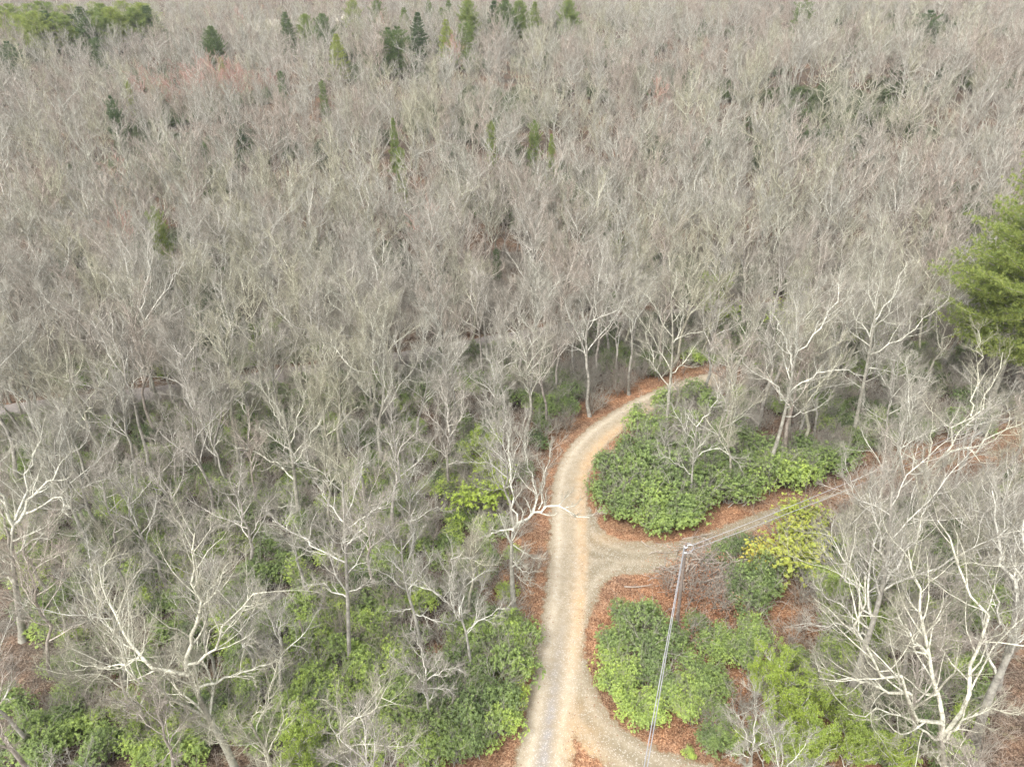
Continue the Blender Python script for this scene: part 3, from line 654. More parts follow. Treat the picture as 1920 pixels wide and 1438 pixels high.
hero(10, "massive pale bare tree with sweeping bleached limbs in the lower right corner", [(1772, 1500), (1770, 1440), (1765, 1385)],
     [([(1765, 1385), (1714, 1308), (1680, 1262), (1662, 1222), (1628, 1158), (1622, 1080)], -0.1, 0.14), ([(1708, 1302), (1643, 1281), (1594, 1278), (1534, 1257)], -0.1, 0.10),
      ([(1765, 1375), (1756, 1300), (1750, 1262), (1736, 1222), (1726, 1162), (1721, 1079), (1703, 1030)], 0.2, 0.15), ([(1768, 1380), (1815, 1270), (1847, 1180), (1845, 1124), (1790, 1038), (1758, 975)], 0.2, 0.14),
      ([(1765, 1385), (1680, 1335), (1640, 1325), (1590, 1338)], -0.3, 0.08), ([(1768, 1390), (1800, 1350), (1850, 1330), (1910, 1340)], -0.2, 0.09), ([(1740, 1225), (1700, 1190), (1680, 1140)], 0.1, 0.07),
      ([(1736, 1225), (1690, 1215), (1665, 1205)], 0, 0.06)], 20, 0.85, 0.30, extra=5, dens=1.4)
hero(11, "thick leaning grey trunk with upward limbs at the right edge above the corner tree", [(1825, 1395), (1852, 1310), (1888, 1235), (1918, 1165), (1925, 1100)],
     [([(1920, 1160), (1900, 1080), (1870, 1010), (1860, 920)], 0.2, 0.14), ([(1918, 1165), (1960, 1080), (1980, 1000)], 0.1, 0.13), ([(1905, 1200), (1870, 1160), (1840, 1060)], -0.2, 0.08),
      ([(1925, 1110), (1915, 1020), (1925, 940)], 0.2, 0.1)], 20, 0.6, 0.30)
hero(12, "tall straight grey bare tree left of the corner tree, above lime green growth", [(1572, 1345), (1598, 1285), (1618, 1225), (1642, 1150), (1660, 1080), (1668, 990), (1672, 920)],
     [([(1640, 1155), (1600, 1110), (1570, 1040), (1560, 980)], 0.1, 0.08), ([(1655, 1100), (1700, 1040), (1730, 980), (1750, 900)], 0.2, 0.09), ([(1628, 1195), (1570, 1170), (1500, 1170)], -0.2, 0.07),
      ([(1662, 1060), (1640, 990), (1630, 910)], 0.1, 0.08), ([(1632, 1180), (1580, 1140), (1530, 1100)], 0.2, 0.06)], 20, 0.5, 0.23, extra=8, dens=1.3)
hero(13, "pale bare tree with limbs sweeping up to the right beside the side track", [(1712, 1000), (1725, 930), (1738, 890), (1762, 862)],
     [([(1762, 862), (1830, 840), (1900, 800), (1960, 770)], 0.0, 0.10), ([(1750, 875), (1800, 800), (1860, 740), (1880, 660)], 0.1, 0.1), ([(1738, 890), (1700, 850), (1670, 830), (1640, 800)], -0.1, 0.08),
      ([(1740, 885), (1750, 820), (1745, 760)], 0.2, 0.08), ([(1820, 780), (1840, 700), (1835, 620)], 0.1, 0.07)], 17, 0.9, 0.22, extra=5)
hero(14, "small tangled bare tree with a dense round head near the bottom, left of the road", [(822, 1372), (803, 1335), (800, 1290), (798, 1262)],
     [([(800, 1280), (760, 1250), (730, 1230)], 0.1, 0.04), ([(800, 1275), (840, 1250), (870, 1260)], 0, 0.04), ([(798, 1265), (790, 1215), (770, 1180)], 0.1, 0.05), ([(800, 1290), (835, 1290), (850, 1300)], -.1, .03)], 9, 0.45, 0.12, dens=1.2)
hero(15, "bare tree with a kinked pale trunk over the shrubs beside the lower gravel road", [(888, 1275), (878, 1210), (872, 1175), (855, 1145), (820, 1110)],
     [([(874, 1185), (900, 1160), (930, 1145), (955, 1140)], -0.1, 0.05), ([(862, 1152), (868, 1110), (890, 1080), (920, 1070)], 0.1, 0.06), ([(850, 1140), (840, 1060), (870, 1030)], 0.1, 0.05),
      ([(825, 1115), (790, 1100), (760, 1090)], 0, 0.05)], 12, 0.65, 0.13)
hero(16, "bare tree with two close upright stems in the green shrubs left of the road", [(792, 1225), (780, 1158), (764, 1112), (755, 1060), (752, 1010)],
     [([(764, 1112), (790, 1080), (810, 1040)], 0.1, 0.06), ([(778, 1150), (820, 1165), (850, 1170)], -0.1, 0.05), ([(758, 1075), (730, 1050), (710, 1030)], 0.1, 0.05), ([(772, 1140), (750, 1145), (725, 1145)], -0.1, .04)], 12, 0.6, 0.14)
hero(17, "low sprawling pale bare tree at the bottom edge, between the corner tree and the road", [(590, 1475), (602, 1438), (632, 1418), (648, 1380)],
     [([(632, 1418), (652, 1349), (700, 1330), (722, 1300), (745, 1320)], -0.1, 0.07), ([(640, 1400), (690, 1390), (740, 1400), (790, 1395)], -0.2, 0.05), ([(648, 1380), (640, 1330), (600, 1310)], 0.1, 0.06),
      ([(650, 1375), (700, 1300), (720, 1260)], 0.2, 0.05)], 11, 0.9, 0.14)
hero(18, "broad dense fan-shaped bare tree in the woods at the left", [(275, 660), (272, 630), (268, 600)],
     [([(270, 610), (230, 560), (190, 510)], 0.1, 0.1), ([(270, 605), (250, 540), (230, 470)], 0.1, 0.1), ([(268, 600), (275, 520), (280, 450)], 0.2, 0.1), ([(270, 605), (310, 540), (345, 490)], 0.1, 0.1), ([(272, 620), (320, 590), (360, 570)], -.1, .07)],
     18, 0.5, 0.22, extra=6, dens=1.4, base=(285, 735))
hero(19, "slender bare tree at the far right rising from beside the side track", [(1700, 915), (1690, 880), (1685, 820), (1690, 760)],
     [([(1686, 830), (1650, 800), (1640, 770)], 0.1, 0.05), ([(1688, 800), (1710, 770), (1720, 730)], 0.1, 0.05)], 11, 0.55, 0.12)
hero(20, "bushy silvery bare tree at the bottom edge beside the lime green growth", [(1405, 1490), (1408, 1438), (1412, 1395)],
     [([(1412, 1400), (1390, 1360), (1375, 1330)], 0, .04), ([(1412, 1395), (1420, 1340), (1415, 1290)], .1, .05), ([(1412, 1405), (1445, 1380), (1470, 1370)], 0, .04), ([(1410, 1420), (1380, 1410), (1360, 1415)], -.1, .03)], 9, 0.7, 0.10, dens=1.2)
hero(21, "bare tree in the island of shrubs inside the road bend, lowest limbs touching the leaves", [(1292, 965), (1296, 915), (1300, 860), (1306, 800)],
     [([(1298, 890), (1260, 860), (1230, 850)], -.1, .05), ([(1300, 860), (1340, 835), (1370, 850), (1390, 880)], -.1, .06), ([(1303, 830), (1270, 780), (1250, 740)], .1, .06), ([(1306, 800), (1340, 760), (1350, 720)], .1, .05)], 12, 0.7, 0.14)
hero(22, "grey many-limbed bare tree crowding the right edge above the leaning trunk", [(1900, 1240), (1905, 1160), (1900, 1080), (1896, 1000)],
     [([(1900, 1090), (1860, 1000), (1820, 930)], .1, .08), ([(1898, 1040), (1930, 950), (1940, 880)], .1, .08), ([(1900, 1070), (1880, 960), (1890, 880)], .2, .07)], 18, 0.55, 0.2, extra=8, base=(1870, 1290))

bp_ = ground(1852, 765)
rr_ = ray(1872, 285); s_ = bp_[1]/rr_[1]; BH = CAMH+rr_[2]*s_-bp_[2]; print("big pine", bp_, BH)
HILL = [(395, 50, 17, 0.35, 'P', "dark lone pine with a ragged column crown, above the reddish trees"), (412, 108, 13, 0.85, 'P', "small yellow-green pine just below the dark lone pine"),
        (236, 152, 10, 0.9, 'P', "small light green pine beside the left end of the reddish trees"), (205, 180, 15, 0.2, 'H', "narrow olive evergreen in the upper left grey wood"),
        (533, 22, 18, 0.30, 'C', "dark pointed pine, leftmost of three side by side at the top"), (572, 27, 17, 0.65, 'P', "yellow-green pine in the middle of three side by side at the top"),
        (603, 27, 18, 0.35, 'P', "dark green pine, rightmost of three side by side at the top"), (628, 63, 14, 0.95, 'C', "small yellow-green pine below the three side by side"),
        (660, 0, 19, 0.8, 'P', "broad yellow-green pine cut by the top edge, right of the three"), (706, 0, 17, 0.45, 'P', "green pine at the top edge, second right of the three side by side"),
        (735, 220, 13, 0.6, 'C', "pointed green pine alone in the middle of the grey wood"), (748, 275, 9, 0.7, 'H', "low round evergreen directly under the pointed pine in the grey wood"),
        (1002, 226, 10, 0.6, 'H', "left one of two small round green evergreens in the grey wood"), (1035, 250, 10, 0.75, 'C', "right one of two small round green evergreens in the grey wood"),
        (285, 388, 8, 0.75, 'H', "small golden-green evergreen top poking out of the left wood"), (604, 150, 8, 0.45, 'H', "small dark evergreen tuft below the three side by side pines"),
        (782, 22, 17, 0.15, 'C', "dark green broad-skirted pine near the top edge centre"), (825, 14, 16, 0.6, 'C', "slim yellow-green pine right of the dark broad-skirted one"),
        (876, 0, 19, 0.7, 'P', "large yellow-green pine at the top edge left of the blue-green clump"), (928, 0, 19, 0.15, 'C', "dark blue-green pine starting the top edge clump"),
        (948, 0, 20, 0.35, 'P', "broad grey-green pine in the top edge clump"), (974, 2, 19, 0.6, 'P', "yellow-green pine right of the broad grey-green one"),
        (1002, 3, 14, 0.7, 'C', "small neat pointed pine at the right end of the top clump"), (1066, 0, 19, 0.65, 'P', "yellow-green pine standing alone at the top edge right of the clump"),
        (727, 52, 11, 0.35, 'H', "left one of two small dark pines below the top edge trees"), (744, 50, 11, 0.4, 'H', "right one of two small dark pines below the top edge trees"),
        (755, 14, 15, 0.55, 'C', "slender green pine left of the dark broad-skirted one"), (838, 36, 12, 0.9, 'C', "short yellow pine under the slim yellow-green one"),
        (874, 42, 9, 0.55, 'H', "low rounded green pine under the large yellow-green one"), (805, 0, 16, 0.5, 'C', "faint spire-topped pine at the top edge above the broad-skirted one"),
        (842, 0, 16, 0.45, 'C', "tall thin grey-green pine at the top edge, centre"), (12, 78, 11, 0.2, 'H', "dark evergreen at the left edge below the pine stand"),
        (180, 70, 10, 0.3, 'H', "dim evergreen in grey trees just under the pine stand"), (525, 132, 9, 0.3, 'H', "dim olive evergreen right of the reddish trees"),
        (920, 225, 13, 0.75, 'H', "pale green thin evergreen in the grey wood left of the two small round ones"), (1510, 0, 12, 0.5, 'H', "green evergreen top at the upper edge right of centre"),
        (1745, 20, 9, 0.2, 'H', "dark evergreen patch near the upper right corner"), (930, 465, 7, 0.2, 'H', "dark evergreen deep among the trees in the centre")]
HILLP = []
for px, py, H, *_ in HILL:
    H2 = (max(H+1, 14) if py > 100 else max(H, 16)) if px != 930 else 8; HILLP.append((ground(px, py, H2), H2))
def near_conifer(x, y, rad=4.0, front=16.0):
    for P, H in HILLP+[(bp_, 27)]:
        d = math.hypot(P[0], P[1]); ux, uy = P[0]/d, P[1]/d; a = (P[0]-x)*ux+(P[1]-y)*uy; b = abs((P[0]-x)*uy-(P[1]-y)*ux)
        if -4 < a < front and b < rad*(1.7 if H == 27 else 1): return True
    return False
# ------------------------------------------------------------------ where bare trees may stand
OPEN = [(900, 1438), (985, 1240), (1000, 1150), (1022, 1000), (1020, 880), (1060, 800), (1150, 755), (1230, 740), (1190, 830), (1120, 880), (1150, 960),
        (1400, 925), (1480, 930), (1600, 880), (1640, 900), (1540, 960), (1500, 1000), (1470, 1180), (1400, 1300), (1400, 1500), (880, 1500)]
ISL = [(1110, 800), (1300, 740), (1420, 800), (1580, 840), (1500, 930), (1250, 1000), (1110, 900)]
def crown_cover(x, y, H, poly):
    z0 = float(T(x, y)); c = 0; n = 0
    for f in (0.45, 0.65, 0.8, 0.95):
        for dx in (-0.17*H, -0.08*H, 0, 0.08*H, 0.17*H):
            p = project([x+dx, y, z0+f*H]); n += 1
            if inpoly(p[0], p[1], poly): c += 1
    return c/n
def road_dist(x, y):
    x = np.atleast_1d(x).astype(float); y = np.atleast_1d(y).astype(float)
    d = np.minimum.reduce([dist_line(x, y, l)[0]-h for l, h in NET]); return d, dist_line(x, y, PAVED)[0]-2.6
cand = []
yy = 12.0
while yy < 150:
    sp = 5.9 if yy < 60 else (5.0 if yy < 95 else 5.2)
    xm = max(yy*0.80+12, 26); xx = -xm+rng.random()*sp
    while xx < xm:
        cand.append((xx+rng.uniform(-0.42, 0.42)*sp, yy+rng.uniform(-0.42, 0.42)*sp)); xx += sp
    yy += sp*0.87
cand = np.array(cand); dn, dp = road_dist(cand[:, 0], cand[:, 1])
VIS = [([(1735, 300), (1960, 300), (1960, 640), (1750, 640)], 1.0, bp_[1]), 
       ([(520, 1120), (850, 1020), (1010, 1000), (1010, 1438), (500, 1438)], 0.7, 50), ([(1250, 980), (1540, 930), (1500, 1200), (1380, 1438), (1120, 1438)], 0.9, 60),
       ([(870, 850), (960, 850), (960, 980), (870, 980)], 0.9, 68), ([(1290, 520), (1560, 520), (1560, 640), (1290, 640)], 0.5, 84)]
HX = np.array(HERO_XY); trees = []
for (x, y), a, b in zip(cand, dn, dp):
    near_road = a < 1.2 or b < -0.5
    if near_road: continue
    if len(HX) and np.min(np.hypot(HX[:, 0]-x, HX[:, 1]-y)) < (3.4 if y < 70 else 2.8): continue
    H = rng.uniform(13.5, 18.5) if y > 60 else rng.uniform(10.5, 15.5)
    if crown_cover(x, y, H, OPEN) > 0.08:
        H = rng.uniform(6, 9)
        if crown_cover(x, y, H, OPEN) > 0.08: continue
    p = project([x, y, float(T(x, y))+H*0.75])
    q = project([x, y, float(T(x, y))+H])
    m = 90+900/max(p[2], 10)
    if crown_cover(x, y, H, ISL) > 0.25 and rng.random() < 0.62: continue
    if near_conifer(x, y): continue
    if any(y < dm and rng.random() < pb_ and crown_cover(x, y, H, pl) > 0.2 for pl, pb_, dm in VIS): continue
    if p[0] < -m or p[0] > 1920+m or q[1] > 1438+30: continue
    trees.append((y, x, H, p))
trees.sort(key=lambda t: -t[2]/t[3][2])
N_IND = 300-22
indiv, farlist = trees[:N_IND], trees[N_IND:]
print("generic trees", len(trees), "far edge", indiv[-1][0] if len(indiv) else 0)
def where(px, py, d):
    if px < 480: col = 0
    elif px < 960: col = 1
    elif px < 1440: col = 2
    else: col = 3
    if d < 42: return ["in the lower left woods around the big forked tree", "in the shrubby woods left of the lower gravel road", "in the growth below the utility pole", "around the massive pale tree in the lower right"][col]
    if d < 62: return ["in the left woods just above the big forked tree", "in the woods beside the gravel road, left of the overhanging limb", "by the junction of the road and side track", "in the woods along the side track on the right"][col]
    if d < 92: return ["in front of the pale paved road at the far left", "between the road bend and the pale paved road", "in the woods just behind the gravel road bend", "between the side track and the big green pine"][col]
    if d < 112: return ["just beyond the pale paved road on the left", "just beyond the pale paved road left of centre", "beyond the road bend right of centre", "beside and behind the big green pine on the right"][col]
    return ["deep in the wood beyond the paved road on the left", "deep in the wood beyond the paved road left of centre", "deep in the wood beyond the road bend", "deep in the wood beyond the big green pine"][col]
for i, (y, x, H, p) in enumerate(indiv):
    tone = float(rng.random()); v = VAR[int(rng.integers(0, len(VAR)))]
    tw = "pinkish grey" if tone < 0.35 else ("plain grey" if tone < 0.65 else "pale cream-grey")
    hs_ = "tall" if H > 15 else ("middling" if H > 11 else "short")
    wh = where(p[0], p[1], y)
    o = thing("bare_tree", f"{hs_} {tw} bare tree {wh}", "tree", (x, y, float(T(x, y))-0.05), group="bare trees "+wh, rz=rng.random()*6.28, sc=H/H0)
    o.rotation_euler = (rng.normal(0, 0.04), rng.normal(0, 0.04), rng.random()*6.28)
    rec(o, 'bare tree', f"{hs_} and {tw}", H*0.7)
    for nm, me in zip(("trunk", "crown"), v): link(nm, me, o, tone=tone)

# ------------------------------------------------------------------ geometry-node scatters for the uncountable wood and undergrowth
def scatter(name, label, cat, protos, P, rz, sc, idx, tone, tilt=0.05):
    col = bpy.data.collections.new(name+"_kinds")
    for i, me in enumerate(protos):
        ob = bpy.data.objects.new(f"{name}_kind.{i:03d}", me); col.objects.link(ob)
    me = bpy.data.meshes.new(name); n = len(P); me.vertices.add(n); me.vertices.foreach_set('co', np.asarray(P, np.float32).ravel())
    rg = np.random.default_rng(n); rot = np.stack([rg.normal(0, tilt, n), rg.normal(0, tilt, n), rz], 1)
    a = me.attributes.new('rot', 'FLOAT_VECTOR', 'POINT'); a.data.foreach_set('vector', rot.astype(np.float32).ravel())
    setattr_f(me, 'scl', sc); setattr_f(me, 'tone', tone)
    a = me.attributes.new('kindi', 'INT', 'POINT'); a.data.foreach_set('value', np.asarray(idx, np.int32))
    me.update(); o = link(name, me, kind='stuff', label=label, category=cat)
    ng = bpy.data.node_groups.new(name, 'GeometryNodeTree')
    ng.interface.new_socket('Geometry', in_out='INPUT', socket_type='NodeSocketGeometry'); ng.interface.new_socket('Geometry', in_out='OUTPUT', socket_type='NodeSocketGeometry')
    gi = ng.nodes.new('NodeGroupInput'); go = ng.nodes.new('NodeGroupOutput')
    iop = ng.nodes.new('GeometryNodeInstanceOnPoints'); ci = ng.nodes.new('GeometryNodeCollectionInfo')
    ci.inputs['Collection'].default_value = col; ci.inputs['Separate Children'].default_value = True; ci.inputs['Reset Children'].default_value = True
    def na(nm, t):
        q = ng.nodes.new('GeometryNodeInputNamedAttribute'); q.data_type = t; q.inputs['Name'].default_value = nm; return q.outputs['Attribute']
    L = ng.links
    L.new(gi.outputs[0], iop.inputs['Points']); L.new(ci.outputs[0], iop.inputs['Instance']); iop.inputs['Pick Instance'].default_value = True
    L.new(na('kindi', 'INT'), iop.inputs['Instance Index']); L.new(na('scl', 'FLOAT'), iop.inputs['Scale'])
    e2r = ng.nodes.new('FunctionNodeEulerToRotation'); L.new(na('rot', 'FLOAT_VECTOR'), e2r.inputs[0]); L.new(e2r.outputs[0], iop.inputs['Rotation'])
    L.new(iop.outputs[0], go.inputs[0])
    md = o.modifiers.new('scatter', 'NODES'); md.node_group = ng
    return o
def joined_tree(seed, style, twigm=M_twig):
    gt, gc, _ = bare_tree_parts(H0, seed, 1, style, twigm=twigm)
    g = Geo()
    for V, F, M in zip(gt.v, gt.f, gt.m): g.v.append(V); g.f.append(F); g.m.append(M)
    off = gt.n
    for V, F, M in zip(gc.v, gc.f, gc.m): g.v.append(V); g.f.append(F+off); g.m.append(M+1)
    g.n = gt.n+gc.n; return g.mesh("far_tree", [M_trunk, M_limb, twigm])
FARV = [joined_tree(500+i, ['spread', 'spread', 'vase', 'vase'][i % 4]) for i in range(14)]+[joined_tree(520, 'vase', M_twigred)]

GAPS = [(640, 575, 45, 25), (690, 560, 30, 25)]
FP = []
for (y, x, H, p) in farlist: FP.append((x, y, H))
yy = max(150.0, cand[:, 1].max()+3)
while yy < 900:
    sp = 5.8 if yy < 240 else (6.8 if yy < 420 else 9)
    xm = yy*0.80+10; n = int(2*xm/sp)
    xs_ = -xm+(np.arange(n)+rng.uniform(0, 1, n))*sp; ysr = yy+rng.uniform(-0.45, 0.45, n)*sp
    for x, y in zip(xs_, ysr):
        gp = math.sin(x*0.075+y*0.031+2)+math.sin(y*0.09-x*0.04)+0.6*math.sin(x*0.21+y*0.17)
        if gp > 0.9 and rng.random() < 0.5: continue
        FP.append((x, y, 10.5+8*rng.random()**1.5))
    yy += sp*0.88
FP = np.array(FP); keep = np.ones(len(FP), bool)
for Q in FIELDS: keep &= ~inpoly(FP[:, 0], FP[:, 1], [tuple(q) for q in Q])
zz_ = T(FP[:, 0], FP[:, 1]); pr = project(np.stack([FP[:, 0], FP[:, 1], zz_+FP[:, 2]*0.8], 1))
keep &= np.array([not near_conifer(x, y, 3.0) for x, y in FP[:, :2]])
keep &= (pr[:, 0] > -60) & (pr[:, 0] < 1980) & (pr[:, 1] > -160)
FP = FP[keep]; zz_ = zz_[keep]; pr = pr[keep]
red = (inpoly(pr[:, 0], pr[:, 1], [(225, 160), (300, 118), (400, 120), (520, 140), (500, 160), (380, 150), (250, 175)]) & (rng.random(len(FP)) < 0.75)) | (rng.random(len(FP)) < 0.004)
idx = np.where(red, 14, rng.integers(0, 14, len(FP)))
big = 0.5+0.35*np.sin(FP[:, 0]*0.043+FP[:, 1]*0.02+1)*np.sin(FP[:, 1]*0.05-FP[:, 0]*0.017)
scatter("bare_woodland", "mass of leafless grey trees filling the valley and hillside behind the paved road", "woodland", FARV,
        np.stack([FP[:, 0], FP[:, 1], zz_], 1), rng.random(len(FP))*6.28, FP[:, 2]/H0, idx, np.clip(big+rng.normal(0, 0.36, len(FP)), 0, 1))
print("far trees", len(FP))
U = []
for _ in range(6000):
    y = 16+(130-16)*math.sqrt(rng.random()); x = rng.uniform(-1, 1)*(y*0.78+8); U.append((x, y))
U = np.array(U); a, b = road_dist(U[:, 0], U[:, 1]); pp = project(np.stack([U[:, 0], U[:, 1], T(U[:, 0], U[:, 1])+1], 1))
k = (a > 1.2) & (b > 0.1) & ~inpoly(pp[:, 0], pp[:, 1], OPEN); U = U[k]
scatter("twiggy_undergrowth", "low tangle of bare grey twigs covering the woodland floor", "undergrowth", TWIGB,
        np.stack([U[:, 0], U[:, 1], T(U[:, 0], U[:, 1])], 1), rng.random(len(U))*6.28, rng.uniform(0.5, 1.35, len(U)), rng.integers(0, 4, len(U)), rng.random(len(U))*0.6)

Q_ = []
for _ in range(24000):
    y = 22+(430-22)*math.sqrt(rng.random()) if _ > 1900 else 18+77*math.sqrt(rng.random()); x = rng.uniform(-1, 1)*(y*0.78+6)
    f = math.sin(x*0.075+y*0.031+2)+math.sin(y*0.09-x*0.04)+0.6*math.sin(x*0.21+y*0.17)
    if f > (0.5 if y > 95 else (-0.1 if y > 62 else -1.2)): Q_.append((x, y))
Q_ = np.array(Q_); a, b = road_dist(Q_[:, 0], Q_[:, 1]); pp = project(np.stack([Q_[:, 0], Q_[:, 1], T(Q_[:, 0], Q_[:, 1])+1.5], 1))
k = (a > 2.6) & (b > 1.6) & ~inpoly(pp[:, 0], pp[:, 1], OPEN) & ((Q_[:, 1] > 95) | (rng.random(len(Q_)) < 0.9)); Q_ = Q_[k]; far_ = Q_[:, 1] > 95
scatter("evergreen_understory", "dull evergreen laurel thicket showing in the gaps under the bare trees", "undergrowth", [m for v in SHRUBS[:4] for m in v],
        np.repeat(np.stack([Q_[:, 0], Q_[:, 1], T(Q_[:, 0], Q_[:, 1])], 1), 2, 0), np.repeat(rng.random(len(Q_))*6.28, 2), np.repeat(np.where(far_, rng.uniform(1.3, 2.2, len(Q_)), rng.uniform(0.7, 1.4, len(Q_))), 2),
        (rng.integers(0, 4, len(Q_))[:, None]*2+np.array([0, 1])).ravel(), np.repeat(np.where(far_, rng.uniform(0, 0.25, len(Q_)), np.clip(rng.uniform(0.15, 0.75, len(Q_))+0.17*(Q_[:, 1] < 60), 0, 1)), 2), tilt=0.0)
print("understory", len(Q_))

# ------------------------------------------------------------------ conifers
def put_conifer(v, H, h0, px, py, tone, label, group=None, name="pine_tree", P=None, wide=1.0):
    P = ground(px, py, H) if P is None else P
    o = thing(name, label, "conifer", P-np.array([0, 0, 0.1]), group=group, rz=rng.random()*6.28, sc=(wide*H/h0, wide*H/h0, H/h0))
    for nm, me in zip(("trunk", "branches", "needles"), v): link(nm, me, o, tone=tone)
    return o
put_conifer(PINE_BIG, BH, 27, 0, 0, 0.8, "big bushy bright green pine towering at the right edge", P=bp_, wide=0.93)
for (px, py, H, tone, kd, lab), (P_, H) in zip(HILL, HILLP):
    v, h0 = {'P': (PINES[int(rng.integers(3))], 18), 'C': (CONES[int(rng.integers(2))], 16), 'H': (HEMS[int(rng.integers(2))], 12)}[kd]
    put_conifer(v, H, h0, px, py, tone, lab, name="hemlock" if kd == 'H' else "pine_tree", P=P_, wide=0.42 if kd == 'H' and py > 100 else (0.42 if py > 100 else 0.9))
SG = "pines massed in the stand at the upper left"
for px, py in [(5, 22), (32, 30), (15, 8), (50, 8), (72, 3), (60, 22), (92, 5), (110, 12), (102, 24), (128, 8), (135, 26), (150, 12), (155, 34), (168, 22), (182, 26), (188, 8), (205, 14), (215, 24), (232, 10), (245, 16), (262, 6), (275, 10), (120, 30), (172, 4), (85, 20), (225, 2)]:
    kd = rng.random() < 0.2; tn = 0.3 if kd else rng.uniform(0.65, 0.95)
    put_conifer(CONES[0] if kd else PINES[int(rng.integers(3))], rng.uniform(16, 20), 16 if kd else 18, px, py, tn,
                "x", SG, wide=1.45)["look"] = "dark and pointed" if kd else "rounded and yellow-green"
# dark hemlocks and laurels deep between the mid-distance crowns
DG = "dark evergreens half hidden between grey crowns"
for px, py, n, sx, sy, ph in [(1560, 235, 9, 45, 22, "in the dark gap left of the big pine's top"), (1230, 255, 6, 25, 18, "in the wood right of the two small round evergreens"), (1330, 265, 5, 25, 20, "in the upper wood right of centre"), (1425, 275, 4, 20, 15, "in the upper wood right of centre"),
                              (860, 280, 7, 35, 25, "beside the pointed pine in the grey wood"), (600, 250, 8, 60, 25, "in the grey wood left of the pointed pine"), (460, 240, 5, 40, 15, "in the grey wood left of the pointed pine"), (380, 560, 6, 30, 45, "right of the broad fan-shaped tree"),
                              (150, 440, 5, 60, 20, "in the left wood around the golden-green evergreen"), (1040, 130, 4, 70, 30, "in the upper wood below the top edge pines"), (1700, 120, 7, 110, 40, "near the upper right corner"), (700, 470, 5, 80, 30, "in the middle of the wood left of centre")]:
    for _ in range(max(2, int(n*0.7))):
        H = rng.uniform(4.5, 8.0)
        o_ = put_conifer(HEMS[int(rng.integers(2))], H+0.5, 12, px+rng.normal(0, sx*0.6), py+rng.normal(0, sy*0.6), rng.uniform(0, 0.22), "dark low evergreen "+ph, "dark evergreens "+ph, name="hemlock", wide=1.35); rec(o_, "dark evergreen", "low among grey crowns", H)

# ------------------------------------------------------------------ evergreen shrubs
NSH = [0]
def put_shrub(v, px, py, size, tone, label, group=None, name="evergreen_shrub", P=None, parts=("stems", "leaves")):
    P = ground(px, py, 1.1*size) if P is None else P
    d = road_dist(P[0], P[1])[0][0]
    if d < 0.5+0.45*size and name != "tiny_shrub":
        q = P.copy()
        for _ in range(12):                       # keep clear of the gravel
            best = min(((road_dist(q[0]+dx, q[1]+dy)[0][0], dx, dy) for dx, dy in ((.4, 0), (-.4, 0), (0, .4), (0, -.4))), key=lambda t: -t[0])
            q[0] += best[1]; q[1] += best[2]
            if best[0] > 0.5+0.45*size: break
        P = q; P[2] = float(T(P[0], P[1]))
    o = thing(name, label, "shrub", P-np.array([0, 0, 0.05]), group=group, rz=rng.random()*6.28, sc=(size, size, size*rng.uniform(0.95, 1.35)))
    for nm, me in zip(parts, v): link(nm, me, o, tone=tone)
    NSH[0] += 1; return o
